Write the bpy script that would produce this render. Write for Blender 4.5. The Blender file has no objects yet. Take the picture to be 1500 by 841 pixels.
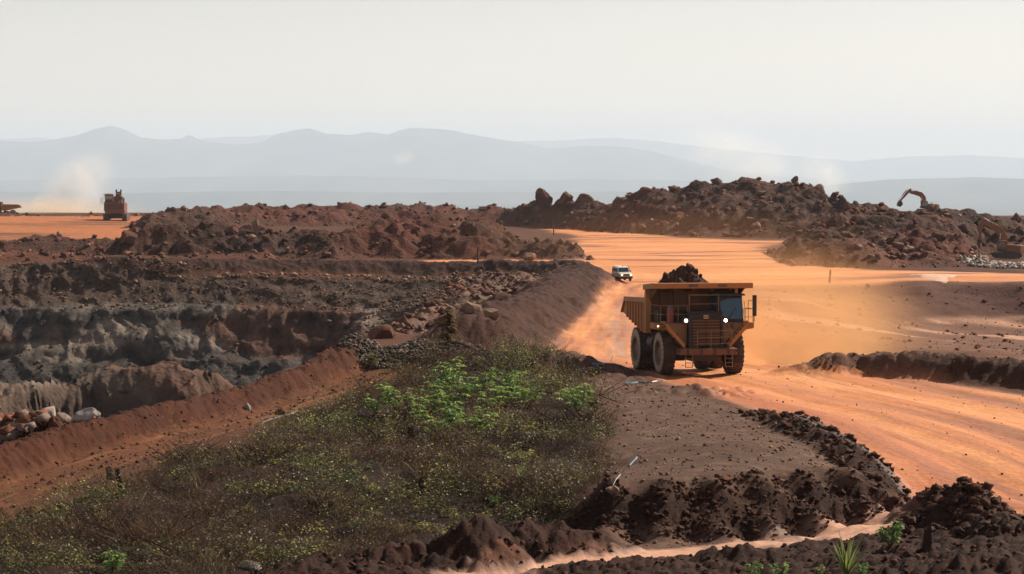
import bpy, bmesh, math, random
import numpy as np
from mathutils import Matrix, Vector

# ------------------------------------------------------------------ camera, sky, sun, exposure
SC = bpy.context.scene
COL = SC.collection
R = math.radians
FPX, CX, CY, HORIZ, EYE = 3542.0, 750.0, 420.5, 250.0, 12.0      # focal length in photo pixels, image centre, eye-level row, eye height
PITCH = math.atan((CY - HORIZ) / FPX)
SUN_AZ, SUN_EL = R(55), R(38)                                     # right of the view direction, above the horizon

cam = bpy.data.cameras.new("camera")
cam.sensor_width = 36.0
cam.lens = 36.0 * FPX / 1500.0
cam.clip_start, cam.clip_end = 1.0, 200000.0
cam_o = bpy.data.objects.new("camera", cam)
COL.objects.link(cam_o)
cam_o.location = (0, 0, EYE)
cam_o.rotation_euler = (R(90) - PITCH, 0, 0)
SC.camera = cam_o

world = bpy.data.worlds.new("World")
SC.world = world
world.use_nodes = True
wn = world.node_tree
wn.nodes.clear()
w_out = wn.nodes.new("ShaderNodeOutputWorld")
w_bg = wn.nodes.new("ShaderNodeBackground")
w_sky = wn.nodes.new("ShaderNodeTexSky")
w_sky.sky_type = 'NISHITA'
w_sky.sun_disc = False
w_sky.sun_elevation = SUN_EL
w_sky.sun_rotation = SUN_AZ
w_sky.altitude = 300
w_sky.air_density = 1.0
w_sky.dust_density = 0.0
w_sky.ozone_density = 1.0
w_hsv = wn.nodes.new("ShaderNodeHueSaturation")
w_hsv.inputs['Saturation'].default_value = 0.6
w_bg.inputs['Strength'].default_value = 0.068
wn.links.new(w_sky.outputs[0], w_hsv.inputs['Color'])
w_tint = wn.nodes.new("ShaderNodeMix")                           # dusty, warm white sky
w_tint.data_type = 'RGBA'
w_tint.blend_type = 'MULTIPLY'
w_tint.inputs[0].default_value = 1.0
w_tint.inputs[7].default_value = (1.20, 1.0, .895, 1)
wn.links.new(w_hsv.outputs[0], w_tint.inputs[6])
wn.links.new(w_tint.outputs[2], w_bg.inputs['Color'])
wn.links.new(w_bg.outputs[0], w_out.inputs['Surface'])

sun = bpy.data.lights.new("sun", 'SUN')
sun.energy = 5.0
sun.angle = R(0.6)
sun.color = (1.0, 0.90, 0.76)
sun_o = bpy.data.objects.new("sun", sun)
COL.objects.link(sun_o)
sun_dir = Vector((math.sin(SUN_AZ) * math.cos(SUN_EL), math.cos(SUN_AZ) * math.cos(SUN_EL), math.sin(SUN_EL)))
sun_o.rotation_euler = sun_dir.to_track_quat('Z', 'Y').to_euler()

SC.view_settings.view_transform = 'Standard'
SC.view_settings.look = 'None'
SC.view_settings.exposure = 0.64
SC.view_settings.gamma = 1.0
SC.view_settings.use_curve_mapping = False
SC.render.engine = 'CYCLES'
SC.cycles.use_denoising = True
SC.cycles.max_bounces = 6
SC.cycles.diffuse_bounces = 3
SC.cycles.glossy_bounces = 2
SC.cycles.volume_bounces = 2
SC.cycles.transparent_max_bounces = 24

# ------------------------------------------------------------------ small helpers
def W(px, py, Y):
    """world point at photo pixel (px, py) and distance Y"""
    dx, dy = (px - CX) / FPX, -(py - CY) / FPX
    fy = math.cos(PITCH) + dy * math.sin(PITCH)
    fz = -math.sin(PITCH) + dy * math.cos(PITCH)
    s = Y / fy
    return (dx * s, Y, EYE + fz * s)

def G(px, py, z):
    """world (X, Y) where the ray of a photo pixel meets the level z"""
    dx, dy = (px - CX) / FPX, -(py - CY) / FPX
    fy = math.cos(PITCH) + dy * math.sin(PITCH)
    fz = -math.sin(PITCH) + dy * math.cos(PITCH)
    s = (z - EYE) / fz
    return (dx * s, fy * s)

def sstep(a, b, x):
    t = np.clip((x - a) / (b - a), 0, 1)
    return t * t * (3 - 2 * t)

def tag(o, label=None, cat=None, group=None, kind=None):
    if label: o["label"] = label
    if cat: o["category"] = cat
    if group: o["group"] = group
    if kind: o["kind"] = kind
    return o

def _hash(ix, iy, iz, seed):
    with np.errstate(over='ignore'):
        h = ix.astype(np.int32).view(np.uint32) * np.uint32(374761393)
        h += iy.astype(np.int32).view(np.uint32) * np.uint32(668265263)
        h += np.uint32((iz * 2147483647 + seed * 1274126177) & 0xFFFFFFFF)
        h ^= h >> np.uint32(13); h *= np.uint32(1274126177)
        h ^= h >> np.uint32(16); h *= np.uint32(2246822519)
        h ^= h >> np.uint32(13)
    return h.astype(np.float32) * np.float32(1 / 4294967295.0)

def vn(x, y, seed=0):
    """value noise 0..1"""
    ix, iy = np.floor(x), np.floor(y)
    fx, fy = (x - ix).astype(np.float32), (y - iy).astype(np.float32)
    fx = fx * fx * (3 - 2 * fx)
    fy = fy * fy * (3 - 2 * fy)
    a = _hash(ix, iy, 0, seed); b = _hash(ix + 1, iy, 0, seed)
    c = _hash(ix, iy + 1, 0, seed); d = _hash(ix + 1, iy + 1, 0, seed)
    a += (b - a) * fx
    c += (d - c) * fx
    return a + (c - a) * fy

def fbm(x, y, octs=4, seed=0, gain=0.5, lac=2.03):
    """-1..1 about"""
    s, amp, tot = 0.0, 1.0, 0.0
    for k in range(octs):
        s = s + amp * (vn(x, y, seed + k * 17) * 2 - 1)
        tot += amp
        amp *= gain
        x, y = (x * 0.8 - y * 0.6) * lac + 13.7, (x * 0.6 + y * 0.8) * lac - 7.1
    return s / tot

def ridged(x, y, octs=4, seed=0):
    s, amp, tot = 0.0, 1.0, 0.0
    for k in range(octs):
        s = s + amp * (1 - np.abs(vn(x, y, seed + k * 17) * 2 - 1))
        tot += amp
        amp *= 0.5
        x, y = (x * 0.8 - y * 0.6) * 2.05 + 5.7, (x * 0.6 + y * 0.8) * 2.05 - 3.1
    return s / tot

def lumps(x, y, size, seed=0, fill=0.75, mask=None):
    """boulder-like bumps: height in metres for blocks about `size` across"""
    if mask is not None:
        out = np.zeros(x.shape, np.float32)
        k = np.nonzero(mask)
        if len(k[0]): out[k] = lumps(x[k], y[k], size, seed, fill)
        return out
    x = x / size; y = y / size
    ix, iy = np.floor(x), np.floor(y)
    best = np.zeros_like(x)
    for dx in (-1, 0, 1):
        for dy in (-1, 0, 1):
            cx, cy = ix + dx, iy + dy
            jx = cx + 0.15 + 0.7 * _hash(cx, cy, 1, seed)
            jy = cy + 0.15 + 0.7 * _hash(cx, cy, 2, seed)
            r = 0.30 + 0.5 * _hash(cx, cy, 3, seed)
            r = np.where(_hash(cx, cy, 4, seed) < fill, r, 0.001)
            ang = _hash(cx, cy, 5, seed) * 6.283
            ex = 0.75 + 0.5 * _hash(cx, cy, 6, seed)
            u = (x - jx) * np.cos(ang) + (y - jy) * np.sin(ang)
            v = -(x - jx) * np.sin(ang) + (y - jy) * np.cos(ang)
            d = np.maximum(np.sqrt((u / ex) ** 2 + (v * ex) ** 2), .92 * np.maximum(np.abs(u / ex), np.abs(v * ex)) * 1.12) / r
            tilt = 1 + 0.5 * (u * (_hash(cx, cy, 7, seed) - 0.5) + v * (_hash(cx, cy, 8, seed) - 0.5)) / r
            best = np.maximum(best, np.sqrt(np.clip(1 - d * d, 0, 1)) * r * 0.9 * tilt)
    return best * size

def seg_dist(X, Y, pts):
    """distance to a polyline, parameter along it (metres), signed side, index-interpolated value table"""
    pts = np.asarray(pts, float)
    best = np.full(X.shape, 1e9); par = np.zeros(X.shape); side = np.zeros(X.shape); idx = np.zeros(X.shape)
    L = 0.0
    for i in range(len(pts) - 1):
        ax, ay = pts[i][:2]; bx, by = pts[i + 1][:2]
        dx, dy = bx - ax, by - ay
        l = math.hypot(dx, dy)
        t = np.clip(((X - ax) * dx + (Y - ay) * dy) / (l * l), 0, 1)
        qx, qy = ax + t * dx, ay + t * dy
        d = np.hypot(X - qx, Y - qy)
        m = d < best
        best = np.where(m, d, best)
        par = np.where(m, L + t * l, par)
        side = np.where(m, np.sign(dx * (Y - ay) - dy * (X - ax)), side)
        idx = np.where(m, i + t, idx)
        L += l
    return best, par, side, idx

def inside(X, Y, poly):
    """signed distance to a polygon, positive inside"""
    poly = list(poly)
    pa = np.array(poly)
    if Y.size > 1 and (Y.min() > pa[:, 1].max() + 40 or Y.max() < pa[:, 1].min() - 40):
        return np.full(X.shape, -40.0)
    d, _, _, _ = seg_dist(X, Y, poly + [poly[0]])
    c = np.zeros(X.shape, bool)
    n = len(poly)
    for i in range(n):
        x1, y1 = poly[i]; x2, y2 = poly[(i + 1) % n]
        if y1 == y2: continue
        hit = ((y1 > Y) != (y2 > Y)) & (X < (x2 - x1) * (Y - y1) / (y2 - y1) + x1)
        c ^= hit
    return np.where(c, d, -d)

def pixpoly(pts, z):
    return [G(a, b, z) for a, b in pts]
# ------------------------------------------------------------------ materials
MATS = {}
def newmat(name):
    m = bpy.data.materials.new(name)
    m.use_nodes = True
    nt = m.node_tree
    nt.nodes.clear()
    out = nt.nodes.new("ShaderNodeOutputMaterial")
    MATS[name] = m
    return m, nt, out

def node(nt, typ, **kw):
    n = nt.nodes.new(typ)
    for k, v in kw.items():
        if k in n.inputs: n.inputs[k].default_value = v
        else: setattr(n, k, v)
    return n

# ------------------------------------------------------------------ terrain: control points of the base surface
BASE = [(*G(px, py, z), z) for px, py, z in [
    # foreground
    (-260, 841, -.3), (0, 841, 0), (300, 841, 0), (600, 838, -.6), (900, 832, -.7), (1200, 838, -.4), (1500, 835, .5), (1750, 835, .4),
    (900, 808, -.85), (1100, 790, -.8), (1250, 768, -.8), (1330, 748, -.8), (700, 838, -.7),
    # scrub slope
    (0, 790, -.4), (200, 740, -.1), (400, 700, .1), (600, 700, .1), (700, 650, .3), (560, 600, .2), (640, 560, .4), (656, 522, .6),
    (800, 620, .1), (760, 545, .5), (870, 690, -.2), (480, 622, -.3),
    # red track on the left
    (0, 735, -1.2), (0, 690, -1.2), (200, 655, -1), (200, 630, -1), (400, 595, -.8), (480, 570, -.6), (-300, 800, -1.3), (-300, 720, -1.3),
    # bank between scrub and road
    (900, 560, .35), (1000, 600, .6), (950, 660, .3), (1100, 650, .7), (1000, 690, .7), (1200, 690, .35), (1270, 708, 0), (860, 540, .35), (800, 530, .45),
    # bench between pit and haul road
    (700, 400, -4.8), (800, 400, -4.6), (820, 415, -4.6), (760, 440, -4), (700, 440, -4.2), (700, 470, -3), (650, 480, -2.8), (750, 470, -3),
    (620, 500, -1.8), (560, 515, -.8), (640, 520, -.6), (700, 510, -1.6), (760, 500, -2.3),
    (0, 402, -4.3), (300, 402, -4.3), (600, 405, -4.5), (-250, 402, -4.3),
    # basin on the right
    (1250, 500, -7), (1400, 500, -8.5), (1500, 500, -8.5), (1300, 480, -8.5), (1500, 482, -9), (1150, 480, -5), (1180, 440, -4.5),
    (1250, 440, -5.5), (1330, 430, -5), (1330, 470, -8), (1700, 490, -9), (1380, 474, -8.6), (1500, 476, -9),
    (1200, 417, -4), (1350, 418, -4), (1500, 418, -4), (1700, 420, -4),
    # plateau
    (900, 400, -4), (1000, 380, -4), (1300, 405, -4), (600, 382, -4), (700, 380, -4), (850, 345, -4), (760, 323, -4), (1000, 360, -4), (1165, 355, -4),
    (1500, 400, -4), (1750, 400, -4), (560, 380, -4), (0, 345, -4), (200, 345, -4), (400, 345, -4), (-300, 345, -4), (-300, 322, -2.5), (0, 322, -2.5),
    (150, 322, -2), (220, 330, -3), (100, 318, -1.4), (0, 317, -1.2), (-200, 317, -1.2), (1000, 340, -4), (1300, 340, -4), (1700, 345, -4)]]
BASE += [  # haul road and its surroundings, metres
    (14, 142, 0), (7, 140, .05), (20, 141, 0), (12, 160, -.9), (4, 160, -.7), (20, 160, -1), (11, 185, -2.2), (2, 185, -2.1), (20, 185, -2.4),
    (12, 220, -3.2), (3, 222, -3.1), (22, 220, -3.4), (15, 260, -3.8), (6, 262, -3.8), (24, 260, -3.9), (17, 300, -4), (26, 300, -4.1), (10, 300, -4),
    (20, 340, -4), (29, 85, 0), (18.5, 85, -.1), (24, 105, .1), (14.5, 105, .1), (33, 105, 0), (19, 125, .15), (12, 122, .25), (28, 128, .1),
    (40, 85, 0), (45, 110, 0), (32, 65, 0), (30, 160, -4), (23, 160, -1.6), (30, 185, -6), (40, 150, -4), (55, 150, -5), (40, 135, .2), (55, 128, 0),
    (-60, 100, -1.5), (-60, 60, -1), (-25, 50, .5), (0, 50, .6), (25, 50, .4), (60, 60, 0), (80, 110, 0),
    (-160, 420, -4), (160, 420, -4), (-250, 700, -3), (250, 700, -4), (0, 800, -3.5), (-150, 900, -3), (150, 900, -4), (0, 950, -5), (-300, 950, -5), (300, 950, -5)]
_q = np.linspace(860, 1290, 40)
_k = [860, 900, 1000, 1100, 1200, 1290]
_bd = np.interp(_q, _k, [88.6, 88.2, 87.5, 88.2, 90.8, 93.6])       # rim of the bank
_td = np.interp(_q, _k, [86.2, 85.4, 85.7, 86.6, 89.1, 92.2])       # its foot
_bz = np.interp(_q, _k, [.2, .42, .35, .2, -.1, -.5])
_tz = np.interp(_q, _k, [-.85, -.95, -.9, -.85, -.78, -.75])
BASE += [((a - CX) / FPX * d, d, z) for a, d, z in zip(_q, _bd, _bz)] + [((a - CX) / FPX * d, d, z) for a, d, z in zip(_q, _td, _tz)]
BRINK = [((a - CX) / FPX * (d + e) / 2, (d + e) / 2) for a, d, e in list(zip(_q, _bd, _td))[::4]]
_b = np.array(BASE)
_sc = 100.0
_d = np.sqrt((_b[:, None, 0] - _b[None, :, 0]) ** 2 + (_b[:, None, 1] - _b[None, :, 1]) ** 2 + .5) / _sc
_n = len(_b)
_A = np.zeros((_n + 3, _n + 3))
_A[:_n, :_n] = -_d + np.eye(_n) * -0.002
_P = np.c_[np.ones(_n), _b[:, 0] / _sc, _b[:, 1] / _sc]
_A[:_n, _n:] = _P; _A[_n:, :_n] = _P.T
_wt = np.linalg.solve(_A, np.r_[_b[:, 2], 0, 0, 0])

def base_h(X, Y):
    out = _wt[_n] + _wt[_n + 1] * X / _sc + _wt[_n + 2] * Y / _sc
    for i in range(_n):
        out = out - _wt[i] * np.sqrt((X - _b[i, 0]) ** 2 + (Y - _b[i, 1]) ** 2 + .5) / _sc
    return out

# ---- lines and areas of the place, in metres
ROAD = [(34, 55), (32, 70), (29, 85), (24, 105), (19, 125), (14.8, 142), (12, 160), (11, 185), (12.5, 220), (14.5, 260), (17, 300), (20, 340), (24, 380)]
ROAD_HALF = [12, 11.5, 11, 10.5, 8.5, 7.8, 7.6, 8.6, 8, 7, 6.5, 7, 10]
JUNC = pixpoly([(540, 388), (620, 381), (700, 377), (800, 368), (852, 356), (838, 345), (742, 328), (748, 322), (800, 322), (875, 336), (1000, 349), (1165, 352),
                (1110, 364), (1165, 386), (1300, 395), (1500, 400), (1760, 402), (1760, 418), (1500, 417), (1350, 416), (1200, 417), (1110, 420), (1000, 422),
                (950, 418), (900, 408), (884, 397), (850, 390), (760, 386), (600, 386)], -4)
PIT = [G(-420, 404, -4.3), G(-200, 402, -4.3), G(0, 402, -4.3), G(300, 402, -4.3), G(520, 404, -4.4), G(640, 408, -4.6), G(672, 416, -4.8), G(650, 436, -4.2), G(612, 470, -3.4),
       G(560, 488, -2.4), G(533, 503, -1.6), (-10.6, 163), (-12.5, 152), (-17, 134), (-22, 119), (-27, 108), (-40, 92), (-70, 80), (-160, 100), (-190, 300)]
BERM_PIT = [G(-250, 745, .3), G(-100, 680, .3), G(0, 642, .3), G(100, 618, .3), G(200, 597, .3), G(300, 575, .3), G(400, 553, .3), G(470, 537, .3), G(522, 526, .2)]
BERM_LOOP = [G(690, 508, -1.2), G(715, 482, -1.8), G(760, 455, -2.2), G(820, 420, -2.5), G(858, 401, -2.8), G(840, 392, -3), G(760, 389, -3), G(600, 387, -3), G(400, 387, -3),
             G(200, 390, -3.1), G(0, 393, -3.2), G(-300, 395, -3.2)]
BERM_ROAD = [G(1150, 530, 1), G(1190, 522, 1.1), G(1260, 516, 1.3), G(1330, 516, 1.4), G(1420, 521, 1.4), G(1500, 530, 1.3), G(1620, 545, 1.3), G(1800, 565, 1.2)]
CLODS = [G(1120, 610, .3), G(1200, 640, .3), G(1290, 684, .3), G(1370, 705, .3), G(1430, 735, .2), G(1470, 762, .3)]
LEFT_TRACK = [G(-300, 780, -1.2), G(-100, 745, -1.2), G(0, 715, -1.2), G(100, 685, -1.1), G(200, 650, -1), G(300, 624, -.9), G(400, 592, -.8), G(480, 572, -.6), G(560, 548, -.3)]
FRONT_TRACK = [G(640, 862, -.8), G(800, 832, -.8), G(900, 814, -.85), G(1000, 803, -.8), G(1100, 795, -.8), G(1200, 778, -.8), G(1290, 756, -.8), G(1345, 742, -.7)]
SCRUB = pixpoly([(-300, 860), (-300, 830), (0, 757), (120, 712), (240, 668), (350, 632), (450, 598), (545, 560), (640, 522), (680, 515), (800, 540), (850, 570), (890, 610), (900, 660),
                 (880, 715), (820, 735), (700, 735), (640, 770), (500, 800), (380, 830), (300, 860)], 0)
BANK = pixpoly([(700, 520), (800, 525), (925, 548), (1000, 570), (1090, 602), (1200, 645), (1290, 690), (1300, 735), (1200, 745), (1000, 770), (890, 775), (860, 720), (900, 640), (840, 560), (760, 540)], .3)
BENCH = pixpoly([(660, 412), (640, 404), (840, 398), (845, 405), (800, 425), (720, 478), (680, 510), (560, 520), (530, 505), (600, 475), (650, 440)], -3.8)
BASIN = pixpoly([(1110, 430), (1200, 421), (1500, 421), (1800, 424), (1800, 560), (1500, 528), (1200, 520), (1110, 530)], -6)
LEFT_FLAT = pixpoly([(-300, 316), (230, 318), (240, 328), (200, 350), (80, 352), (-300, 372)], -3)

def ridge(X, Y, base, pts):
    """a long heap running across: pts = (px, top row, distance, front width, back width)"""
    q = [(W(a, b, d)[0], d, W(a, b, d)[2], wf, wb) for a, b, d, wf, wb in pts]
    q = np.array(sorted(q))
    yr = np.interp(X, q[:, 0], q[:, 1]); zt = np.interp(X, q[:, 0], q[:, 2])
    wf = np.interp(X, q[:, 0], q[:, 3]); wb = np.interp(X, q[:, 0], q[:, 4])
    t = np.where(Y < yr, (yr - Y) / wf, (Y - yr) / wb)
    end = sstep(q[0, 0] - 4, q[0, 0], X) * (1 - sstep(q[-1, 0], q[-1, 0] + 4, X))
    p = np.clip(1 - t, 0, 1)
    p = np.where(Y < yr, 1 - (1 - p) ** 1.5, p) * end
    return np.maximum(zt - base, 0) * p, p

RIDGES = dict(
    hill=[(742, 302, 690, 8, 20), (790, 298, 680, 14, 25), (860, 301, 660, 25, 40), (905, 292, 650, 35, 50), (960, 279, 640, 45, 60), (985, 277, 640, 50, 60), (1005, 268, 640, 55, 60),
          (1050, 262, 635, 55, 60), (1100, 265, 630, 55, 60), (1150, 266, 625, 55, 60), (1190, 271, 620, 55, 60), (1210, 284, 612, 50, 50), (1216, 299, 600, 40, 50), (1262, 301, 570, 40, 50)],
    heap=[(1168, 352, 440, 20, 30), (1205, 318, 470, 60, 40), (1230, 303, 480, 75, 40), (1280, 301, 485, 80, 40), (1330, 306, 485, 80, 40), (1362, 308, 485, 62, 40), (1382, 310, 485, 26, 40),
          (1430, 314, 490, 30, 40), (1500, 318, 490, 32, 40), (1700, 318, 490, 32, 40)],
    mound=[(1185, 378, 412, 8, 20), (1210, 356, 412, 14, 20), (1240, 347, 412, 16, 25), (1262, 350, 412, 16, 25), (1290, 366, 412, 14, 20), (1310, 380, 412, 10, 20)],
    band=[(176, 345, 452, 6, 10), (190, 334, 452, 10, 12), (235, 330, 455, 14, 14), (330, 328, 458, 16, 14), (395, 335, 455, 16, 14), (445, 329, 458, 18, 14), (500, 336, 455, 18, 14), (545, 324, 460, 18, 14),
          (595, 320, 460, 20, 16), (622, 331, 458, 18, 14), (675, 336, 455, 18, 14), (700, 320, 458, 22, 14), (735, 325, 458, 22, 14), (775, 346, 450, 16, 12), (838, 357, 440, 8, 10)],
    back=[(205, 322, 650, 10, 20), (228, 311, 650, 20, 20), (262, 306, 660, 25, 20), (308, 299, 670, 30, 20), (345, 300, 680, 30, 20), (400, 304, 690, 25, 20), (480, 299, 700, 25, 20), (600, 299, 710, 25, 20),
          (700, 303, 710, 20, 20), (762, 301, 700, 14, 20)],
    cone=[(590, 335, 560, 8, 10), (615, 316, 560, 14, 14), (645, 308, 560, 16, 14), (672, 312, 560, 16, 14), (695, 332, 560, 8, 10)],
    terrace=[(-300, 366, 440, 14, 18), (0, 366, 440, 14, 18), (100, 371, 440, 14, 18), (250, 375, 438, 14, 14), (395, 370, 438, 14, 14), (412, 386, 430, 6, 8)],
    rubble=[(-300, 352, 500, 20, 12), (30, 350, 500, 20, 12), (60, 343, 500, 20, 12), (120, 349, 495, 16, 12), (190, 352, 480, 14, 12), (240, 360, 470, 10, 10)],
    far=[(-300, 312, 780, 12, 14), (0, 312, 780, 12, 14), (50, 312, 780, 12, 14), (72, 319, 780, 8, 10), (105, 319, 780, 8, 10), (128, 315, 780, 10, 10), (150, 320, 780, 8, 10), (215, 315, 790, 10, 14), (330, 312, 800, 12, 14)],
    spill=[(-300, 628, 119, 4, 4), (-40, 626, 119, 4, 4), (10, 622, 118.5, 4, 4), (60, 615, 118, 4, 4), (100, 611, 118, 4, 4), (150, 608, 118, 4, 4), (172, 614, 118, 4, 4)],
    slab=[(-250, 562, 275, 26, 10), (-60, 560, 278, 26, 10), (20, 560, 280, 26, 10), (60, 558, 284, 24, 8), (100, 560, 288, 20, 8), (140, 540, 290, 12, 8), (160, 535, 290, 14, 8), (200, 538, 290, 14, 8), (236, 532, 290, 14, 8),
          (262, 538, 290, 14, 8), (322, 547, 292, 12, 8), (340, 570, 292, 8, 8)])
ROUGH = dict(hill=(4.0, 1.0), heap=(3.0, 1.0), mound=(1.5, .25), band=(3.2, 1.0), back=(3.2, .8), cone=(1.5, .2), terrace=(2, .15), rubble=(1.6, .5), far=(2, .5), spill=(1, 1), slab=(3, .5))

def terrain(X, Y):
    """height, rock mask, zone id and soil colour at world points"""
    H = base_h(X, Y)
    wob = fbm(X / 9, Y / 9, 3, 5) * 1.6
    # rolling unevenness
    H = H + fbm(X / 14, Y / 14, 4, 3) * np.where(Y < 170, .18, .35)
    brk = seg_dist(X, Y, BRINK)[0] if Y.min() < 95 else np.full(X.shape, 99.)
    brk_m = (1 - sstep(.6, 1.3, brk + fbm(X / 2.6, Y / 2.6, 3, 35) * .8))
    road_d, road_v, road_side, road_i = seg_dist(X, Y, ROAD)
    half = np.interp(road_i, range(len(ROAD)), ROAD_HALF)
    road_m = 1 - sstep(-.8, .8, road_d - half + wob * .35)
    junc_s = inside(X, Y, JUNC) + fbm(X / 12, Y / 12, 3, 9) * 3
    junc_m = sstep(-3, 3, junc_s)
    orange = np.maximum(road_m, junc_m)
    rough_off = 1 - orange
    ltr_d, ltr_v, _, _ = seg_dist(X, Y, LEFT_TRACK)
    ltr_m = 1 - sstep(2.6, 3.8, ltr_d + wob * .3)
    ftr_d, ftr_v, _, _ = seg_dist(X, Y, FRONT_TRACK)
    ftr_m = (1 - sstep(.9 + .7 * sstep(3, 9, X), 1.4 + .7 * sstep(3, 9, X), ftr_d + fbm(X / 2, Y / 2, 3, 4) * .6)) * (Y < 110) * (1 - sstep(-.75, -.45, H))
    scrub_s = inside(X, Y, SCRUB) + fbm(X / 3, Y / 3, 3, 21) * 1.2
    scrub_m = sstep(-.5, .8, scrub_s) * (1 - ltr_m)
    bank_s = inside(X, Y, BANK) + fbm(X / 3, Y / 3, 3, 23) * .8
    bank_m = sstep(-.6, .6, bank_s) * (1 - road_m)
    near = (Y < 170)
    # ruts along the tracks, clumpy ground elsewhere
    H = H + near * rough_off * fbm(X / 1.9, Y / 2.4, 2, 31) * .10 * (1 - .5 * bank_m)
    rut = np.cos((road_d * road_side + fbm(X / 20, Y / 20, 2, 8) * 2) * 1.9) * .05 + fbm(road_d * 1.1, road_v / 14, 3, 14) * .06
    H = H + road_m * rut * np.where(Y < 200, 1, .6)
    H = H + ltr_m * (np.cos(ltr_d * 3.4) * .06 - .1) + ftr_m * (-.10 + .05 * np.cos(ftr_d * 6))
    H = H + scrub_m * near * (fbm(X / 2.4, Y / 2.4, 3, 37) * .48)
    cl_m = near * np.clip(brk_m + (Y < 90) * (1 - bank_m) * (1 - scrub_m) * (1 - road_m) * (1 - ftr_m), 0, 1)
    H = H + cl_m * (lumps(X, Y, .55, 38, .45, mask=cl_m > 0) * .45 + lumps(X, Y, .38, 39, .6, mask=cl_m > 0) * .45 + fbm(X / 1.4, Y / 1.4, 3, 36) * .16 - .08)
    zone = np.zeros(X.shape, np.int8)           # 0 ground
    # berms
    def berm(pts, h, w, seed, lump, cut=None, flat=.15):
        nonlocal H
        pa = np.array(pts)
        if Y.min() > pa[:, 1].max() + w * 2 or Y.max() < pa[:, 1].min() - w * 2: return np.zeros(X.shape)
        d, v, s, i = seg_dist(X, Y, pts)
        d = np.abs(d + fbm(X / 2.5, Y / 2.5, 3, seed) * w * .22)
        p = np.clip(1 - np.clip(d / w - flat, 0, None) / (1 - flat), 0, 1)
        p = p * p * (3 - 2 * p) * .5 + p * .5
        hh = h * (1 + .25 * fbm(v / 6, v * 0 + seed, 3, seed))
        e = sstep(0, 6, v) if cut in ('start', 'both') else 1
        if cut in ('end', 'both'):
            L = sum(math.dist(pts[k][:2], pts[k + 1][:2]) for k in range(len(pts) - 1))
            e = e * (1 - sstep(L - 5, L, v))
        p = p * e
        H = H + p * hh + (p > .02) * np.minimum(p * 3, 1) * (lumps(X, Y, lump, seed, mask=p > .02) * .5 - lump * .12)
        return p
    p_pit = berm(BERM_PIT, 1.1, 1.9, 41, .55)
    p_loop = berm(BERM_LOOP, 2.3, 5.8, 43, .7, 'start')
    p_road = berm(BERM_ROAD, 1.5, 2.6, 45, .7, 'start')
    p_clod = berm(CLODS, .55, 1.5, 47, .42, 'start')
    # rough dark soil heaps in front
    def blob(px, py, z, r, h, seed, lump=.5, sx=1.0):
        nonlocal H
        cx, cy = G(px, py, z)
        if Y.min() > cy + r * 2 or Y.max() < cy - r * 2: return np.zeros(X.shape)
        d = np.hypot((X - cx) / sx, (Y - cy)) / r + fbm(X / 1.2, Y / 1.2, 3, seed) * .22
        p = np.clip(1 - d, 0, 1)
        H = H + h * p ** .85 + np.minimum(p * 4, 1) * (lumps(X, Y, lump, seed, mask=p > 0) * .55 - lump * .1)
        return p
    p_b = blob(712, 815, -.6, 2.2, 1.5, 51, .35, .8)
    p_b = np.maximum(p_b, blob(610, 815, -.5, 1.6, .6, 52, .35, 1.6))
    p_b = np.maximum(p_b, blob(480, 835, -.4, 1.8, .55, 53, .35, 1.8))
    p_b = np.maximum(p_b, blob(830, 800, -.8, 1.8, .75, 54, .4, 1.4))
    p_b = np.maximum(p_b, blob(760, 790, -.5, 1.5, .6, 55, .4, 1.4))
    p_b = np.maximum(p_b, blob(1345, 738, -.3, 1.5, .75, 56, .4, 1.0))
    p_b = np.maximum(p_b, blob(1400, 745, .0, 1.7, .95, 57, .4, .9))
    p_b = np.maximum(p_b, blob(1300, 700, .2, 1.1, .35, 58, .35, 1.0))
    p_b = np.maximum(p_b, blob(900, 838, -.7, 1.2, .35, 59, .3, 2.6))
    p_b = np.maximum(p_b, blob(1090, 822, -.7, .8, .28, 60, .3, 2.6))
    p_up = blob(1420, 835, .4, 3.0, .55, 61, .5, 1.4) + blob(860, 552, .2, 3.5, .5, 62, .9, 1.6) + blob(760, 548, .2, 4.0, .9, 63, .8, 1.6)
    p_grav = blob(605, 540, -.3, 4.6, 1.0, 65, .4, 1.1)
    # the bank's stony step below the crest, seen under the truck
    p_b2 = blob(1020, 575, .3, 1.8, .35, 66, .5, 2.2)
    # heaps on the plateau
    base = H.copy()
    rock = np.zeros(X.shape)
    heapid = np.zeros(X.shape, np.int8)
    for k, (nm, pts) in enumerate(RIDGES.items()):
        if nm in ('slab', 'spill') or Y.max() < min(q[2] - q[3] for q in pts) or Y.min() > max(q[2] + q[4] for q in pts): continue
        add, p = ridge(X, Y, base, pts)
        sz, amt = ROUGH[nm]
        m = np.clip(p * 4, 0, 1) * (add > .02)
        Xw = X + fbm(X / 6, Y / 6, 2, 70 + k) * 2.5
        Yw = Y + fbm(X / 6, Y / 6, 2, 80 + k) * 2.5
        rough = (lumps(Xw, Yw, sz * 1.3, 90 + k, .4, mask=m > 0) * .42 + lumps(Xw, Yw, sz * .55, 190 + k, .35, mask=m > 0) * .45 + (ridged(X / 13, Y / 13, 4, 95 + k) - .62) * 3.2
                 + fbm(X / 2.2, Y / 2.2, 3, 97 + k) * .45 - .65) * amt
        z = base + add + m * rough + (1 - amt) * m * fbm(X / 3, Y / 3, 3, 99 + k) * .35
        up = (z > H) & (p > 0)
        H = np.where(up, z, H)
        rock = np.where(up, np.maximum(rock, m * amt), rock)
        heapid = np.where(up, k + 1, heapid)
    # the pit
    s = inside(X, Y, PIT)
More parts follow.
